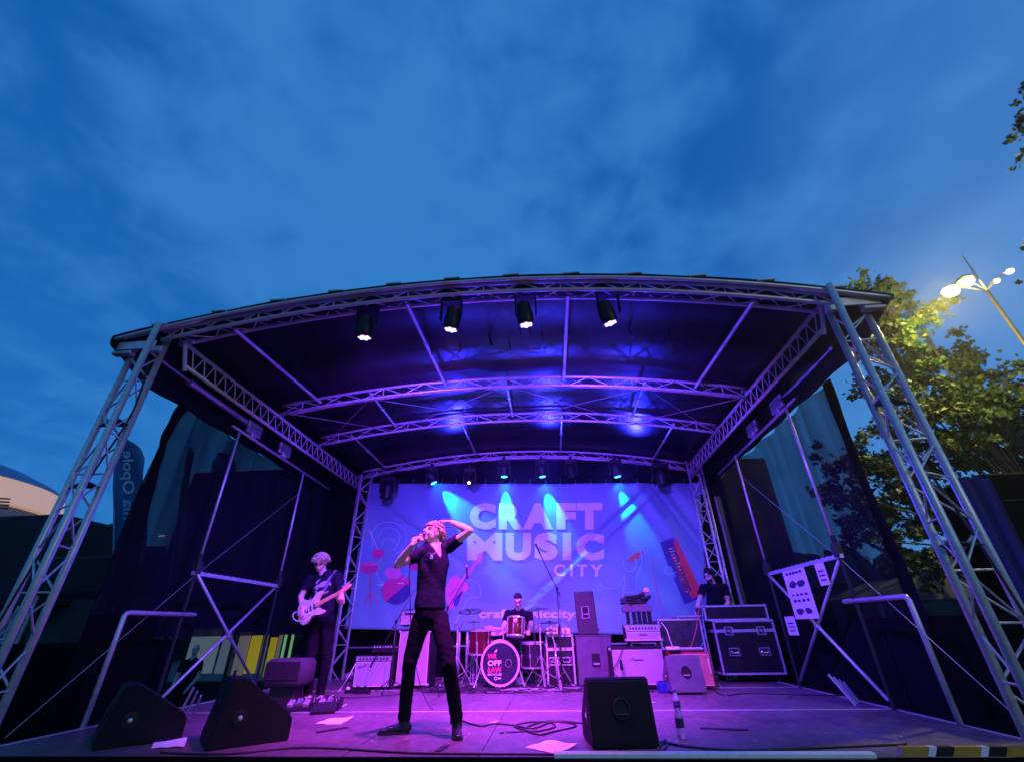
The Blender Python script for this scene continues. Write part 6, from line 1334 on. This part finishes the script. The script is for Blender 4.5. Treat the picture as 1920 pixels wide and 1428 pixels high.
# ---- lit booths seen below the side cloth
t = thing('lit_booth', 'row of lit pale, yellow and green panels seen under the left side cloth', 'booth', (-8, 13, 0))
PANEL = lambda n, c, e_: mat(n, c, .7, 0, .12, 2, emis=c, estr=e_)
PL = [(352, 408, 1178, 1262, PANEL('panel_grey_green', (.36, .46, .40), .16)), (412, 438, 1178, 1262, PANEL('panel_pale', (.40, .44, .42), .12)), (441, 463, 1184, 1268, PANEL('panel_beige', (.45, .38, .30), .16)), (464, 486, 1190, 1262, PANEL('panel_yellow', (.80, .60, .02), .24)), (488, 498, 1186, 1262, PANEL('panel_dark', (.16, .15, .12), .3)),
      (500, 514, 1194, 1268, PANEL('panel_yellow', (.8, .6, .02), .75)), (516, 524, 1188, 1262, PANEL('panel_beige', (.5, .4, .3), .4)), (526, 545, 1188, 1268, PANEL('panel_green', (.25, .55, .22), .5)), (562, 574, 1200, 1282, PANEL('panel_lime', (.40, .62, .25), .5)), (585, 604, 1196, 1282, PANEL('panel_mint', (.40, .60, .50), .5))]
for a, b_, y0, y1, mt in PL:
    p, r = PY(a, (y0+y1)/2, 13), PY(b_, (y0+y1)/2, 13); za, zb2 = max(.3, PY(a, y1, 13).z), PY(a, y0, 13).z; m = MB(); m.box(((p.x+r.x)/2, 13.0, (za+zb2)/2), (abs(r.x-p.x)-.03, .06, zb2-za), bev=.01); m.build('panel', mt, t, world=True)
m = MB(); m.bx(-10.6, -5.6, 12.6, 15, 2.22, 2.4); m.bx(-10.6, -5.6, 12.7, 12.9, 2.14, 2.22); m.build('roof', DK, t, world=True)
for x in (-10.4, -8.4, -6.9, -5.7): m = MB(); m.tube([(x, 12.8, 0), (x, 12.8, 2.3)], .05, 6); m.build('post', BLACKM, t, world=True)
m = MB(); m.bx(-10.4, -5.7, 12.85, 13.1, 0, .95); m.build('counter', DK, t, world=True)
for k in range(5):
    x = (-9.2, -8.2, -7.0, -6.5, -6.2)[k]; m = MB(); m.tube([(x, 12.7, .2), (x+.15, 12.65, 1.2)], .03, 5); m.build('folded_chair', DK, t, world=True)
xs_ = PY(372, 1200, 11.6).x
Jp = dict(head=(xs_, 11.6, 1.68), neck=(xs_, 11.6, 1.50), shR=(xs_-.2, 11.6, 1.43), shL=(xs_+.2, 11.6, 1.43), elR=(xs_-.26, 11.6, 1.15), wrR=(xs_-.2, 11.45, .95), elL=(xs_+.26, 11.6, 1.15), wrL=(xs_+.2, 11.45, .95), waist=(xs_, 11.6, 1.08), pel=(xs_, 11.6, .93), hipR=(xs_-.1, 11.6, .9), hipL=(xs_+.1, 11.6, .9), knR=(xs_-.12, 11.6, .5), knL=(xs_+.12, 11.6, .5), anR=(xs_-.13, 11.6, .09), anL=(xs_+.13, 11.6, .09))
person('dark silhouette of a person standing in front of the pale lit booth panel', Jp, Vector((.3, -1, 0)), vox=.014, base=(xs_, 11.6, 0), skin=SKIN)
# ---- dark right side: screened speaker box, cloth with blue light in its colour, grey tent roof, wall behind the rear tower
t = thing('black_screen', 'tall black cloth-covered box right of the front right tower', 'screen', (7.2, 6.4, 0)); m = MB(); m.bx(5.62, 9.5, 6.0, 7.0, 0, 3.66, bev=.03); m.build('cloth_cover', CLOTHB, t, world=True)
m = MB()
for k in range(4): m.tube([(5.6, 5.98, .9*k+.6), (9.5, 5.98, .9*k+.6)], .01, 5)
m.build('strap', BLACKM, t, world=True)
m = MB(); cols = []
for k in range(15):
    u = k/14; xx = 5.16+.42*u; cols.append([m.v((xx+.02*sin(j), 5.9+.05*sin(u*14+j*.2), 0.6+(3.58-.6)*j/8)) for j in range(9)])
for A, B in zip(cols, cols[1:]):
    for j in range(8): m.face([A[j], B[j], B[j+1], A[j+1]])
tag(m.build('blue_lit_cloth', mat('blue_lit_cloth', (.012, .012, .14), .8, 0, .3, 3, .5, 20), smooth=True), 'blue cloth hanging at the left edge of the tall black box', 'cloth')  # blue light on this side is put into the cloth colour
t = thing('grey_tent', 'pale grey tent roof seen behind the right tower under the tree', 'tent', (8.4, 12, 0)); m = MB(); p, r, s2 = PY(1700, 1080, 11.5), PY(1850, 1122, 11.5), PY(1700, 1122, 11.5)
m.prism([(p.x-1.2, 2.5), (p.x, p.z), (r.x+.6, 2.55), (r.x+.6, 2.45), (p.x-1.2, 2.40)], (0, 12, 0), (1, 0, 0), (0, 0, 1), 2.0); m.build('roof', mat('tent_grey', (.10, .11, .10), .8, 0, .15, 2), t, world=True)
for x in (p.x-1, r.x+.4): m = MB(); m.tube([(x, 11.2, 0), (x, 11.2, 2.5)], .04, 6); m.build('leg', STEEL, t, world=True)
t = thing('black_fence_cloth', 'low black cloth barrier at the right of the stage under the tower', 'barrier', (7, 5, 0)); m = MB(); m.bx(4.15, 10, 5.55, 5.62, 0, 2.05); m.build('cloth', CLOTHB, t, world=True)
for k in range(3): m = MB(); m.tube([(4.3+2.6*k, 5.65, 0), (4.3+2.6*k, 5.65, 2.05)], .025, 6); m.build('post', STEEL, t, world=True)
t = thing('grey_wall_panel', 'narrow grey panel standing just right of the rear right tower', 'panel', (3.7, 10.2, SZ)); m = MB(); a, b_ = PY(1338, 930, 10.2), PY(1350, 1085, 10.2); m.bx(a.x+.02, a.x+.14, 10.2, 10.24, SZ-.0-SZ+SZ, a.z); m.build('board', mat('panel_grey', (.3, .3, .33), .7, 0, .2, 3), t, world=True)
m = MB(); m.bx(a.x+.02, a.x+.14, 10.19, 10.25, SZ-.0, SZ+.06); m.build('foot_rail', STEEL, t, world=True)
# dim emergency light points behind the mesh
t = thing('hanging_bulb', 'tiny warm bulb on a wire behind the left mesh curtain', 'light', tuple(PY(303, 1004, 7.6)), group='string lights'); m = MB(); m.cone((-.05, 0, 0), (.05, 0, .005), .012, .012, seg=8); m.build('bulb', mat('bulb', (1, .8, .5), .3, emis=(1, .75, .4), estr=1.5), t)
m = MB(); m.tube([(-.6, 0, .03), (.0, 0, .01), (1.2, 0, .06)], .004, 4); m.build('wire', RUB, t)
# spectator's fingertips at the lower left corner, just in front of the lens
# ================================================================ thin haze volume added so the lamps get halos
hm = bpy.data.materials.new('haze'); hm.use_nodes = True; t = hm.node_tree; t.nodes.clear()
o_ = t.nodes.new('ShaderNodeOutputMaterial'); pv = t.nodes.new('ShaderNodeVolumePrincipled'); pv.inputs['Color'].default_value = (.9, .9, .95, 1); pv.inputs['Density'].default_value = .0013; pv.inputs['Anisotropy'].default_value = .80
t.links.new(pv.outputs[0], o_.inputs['Volume'])
m = MB(); m.bx(-420, 420, -320, 520, -1, 16.5); tag(m.build('haze', hm), 'thin pale haze in the evening air', kind='stuff')
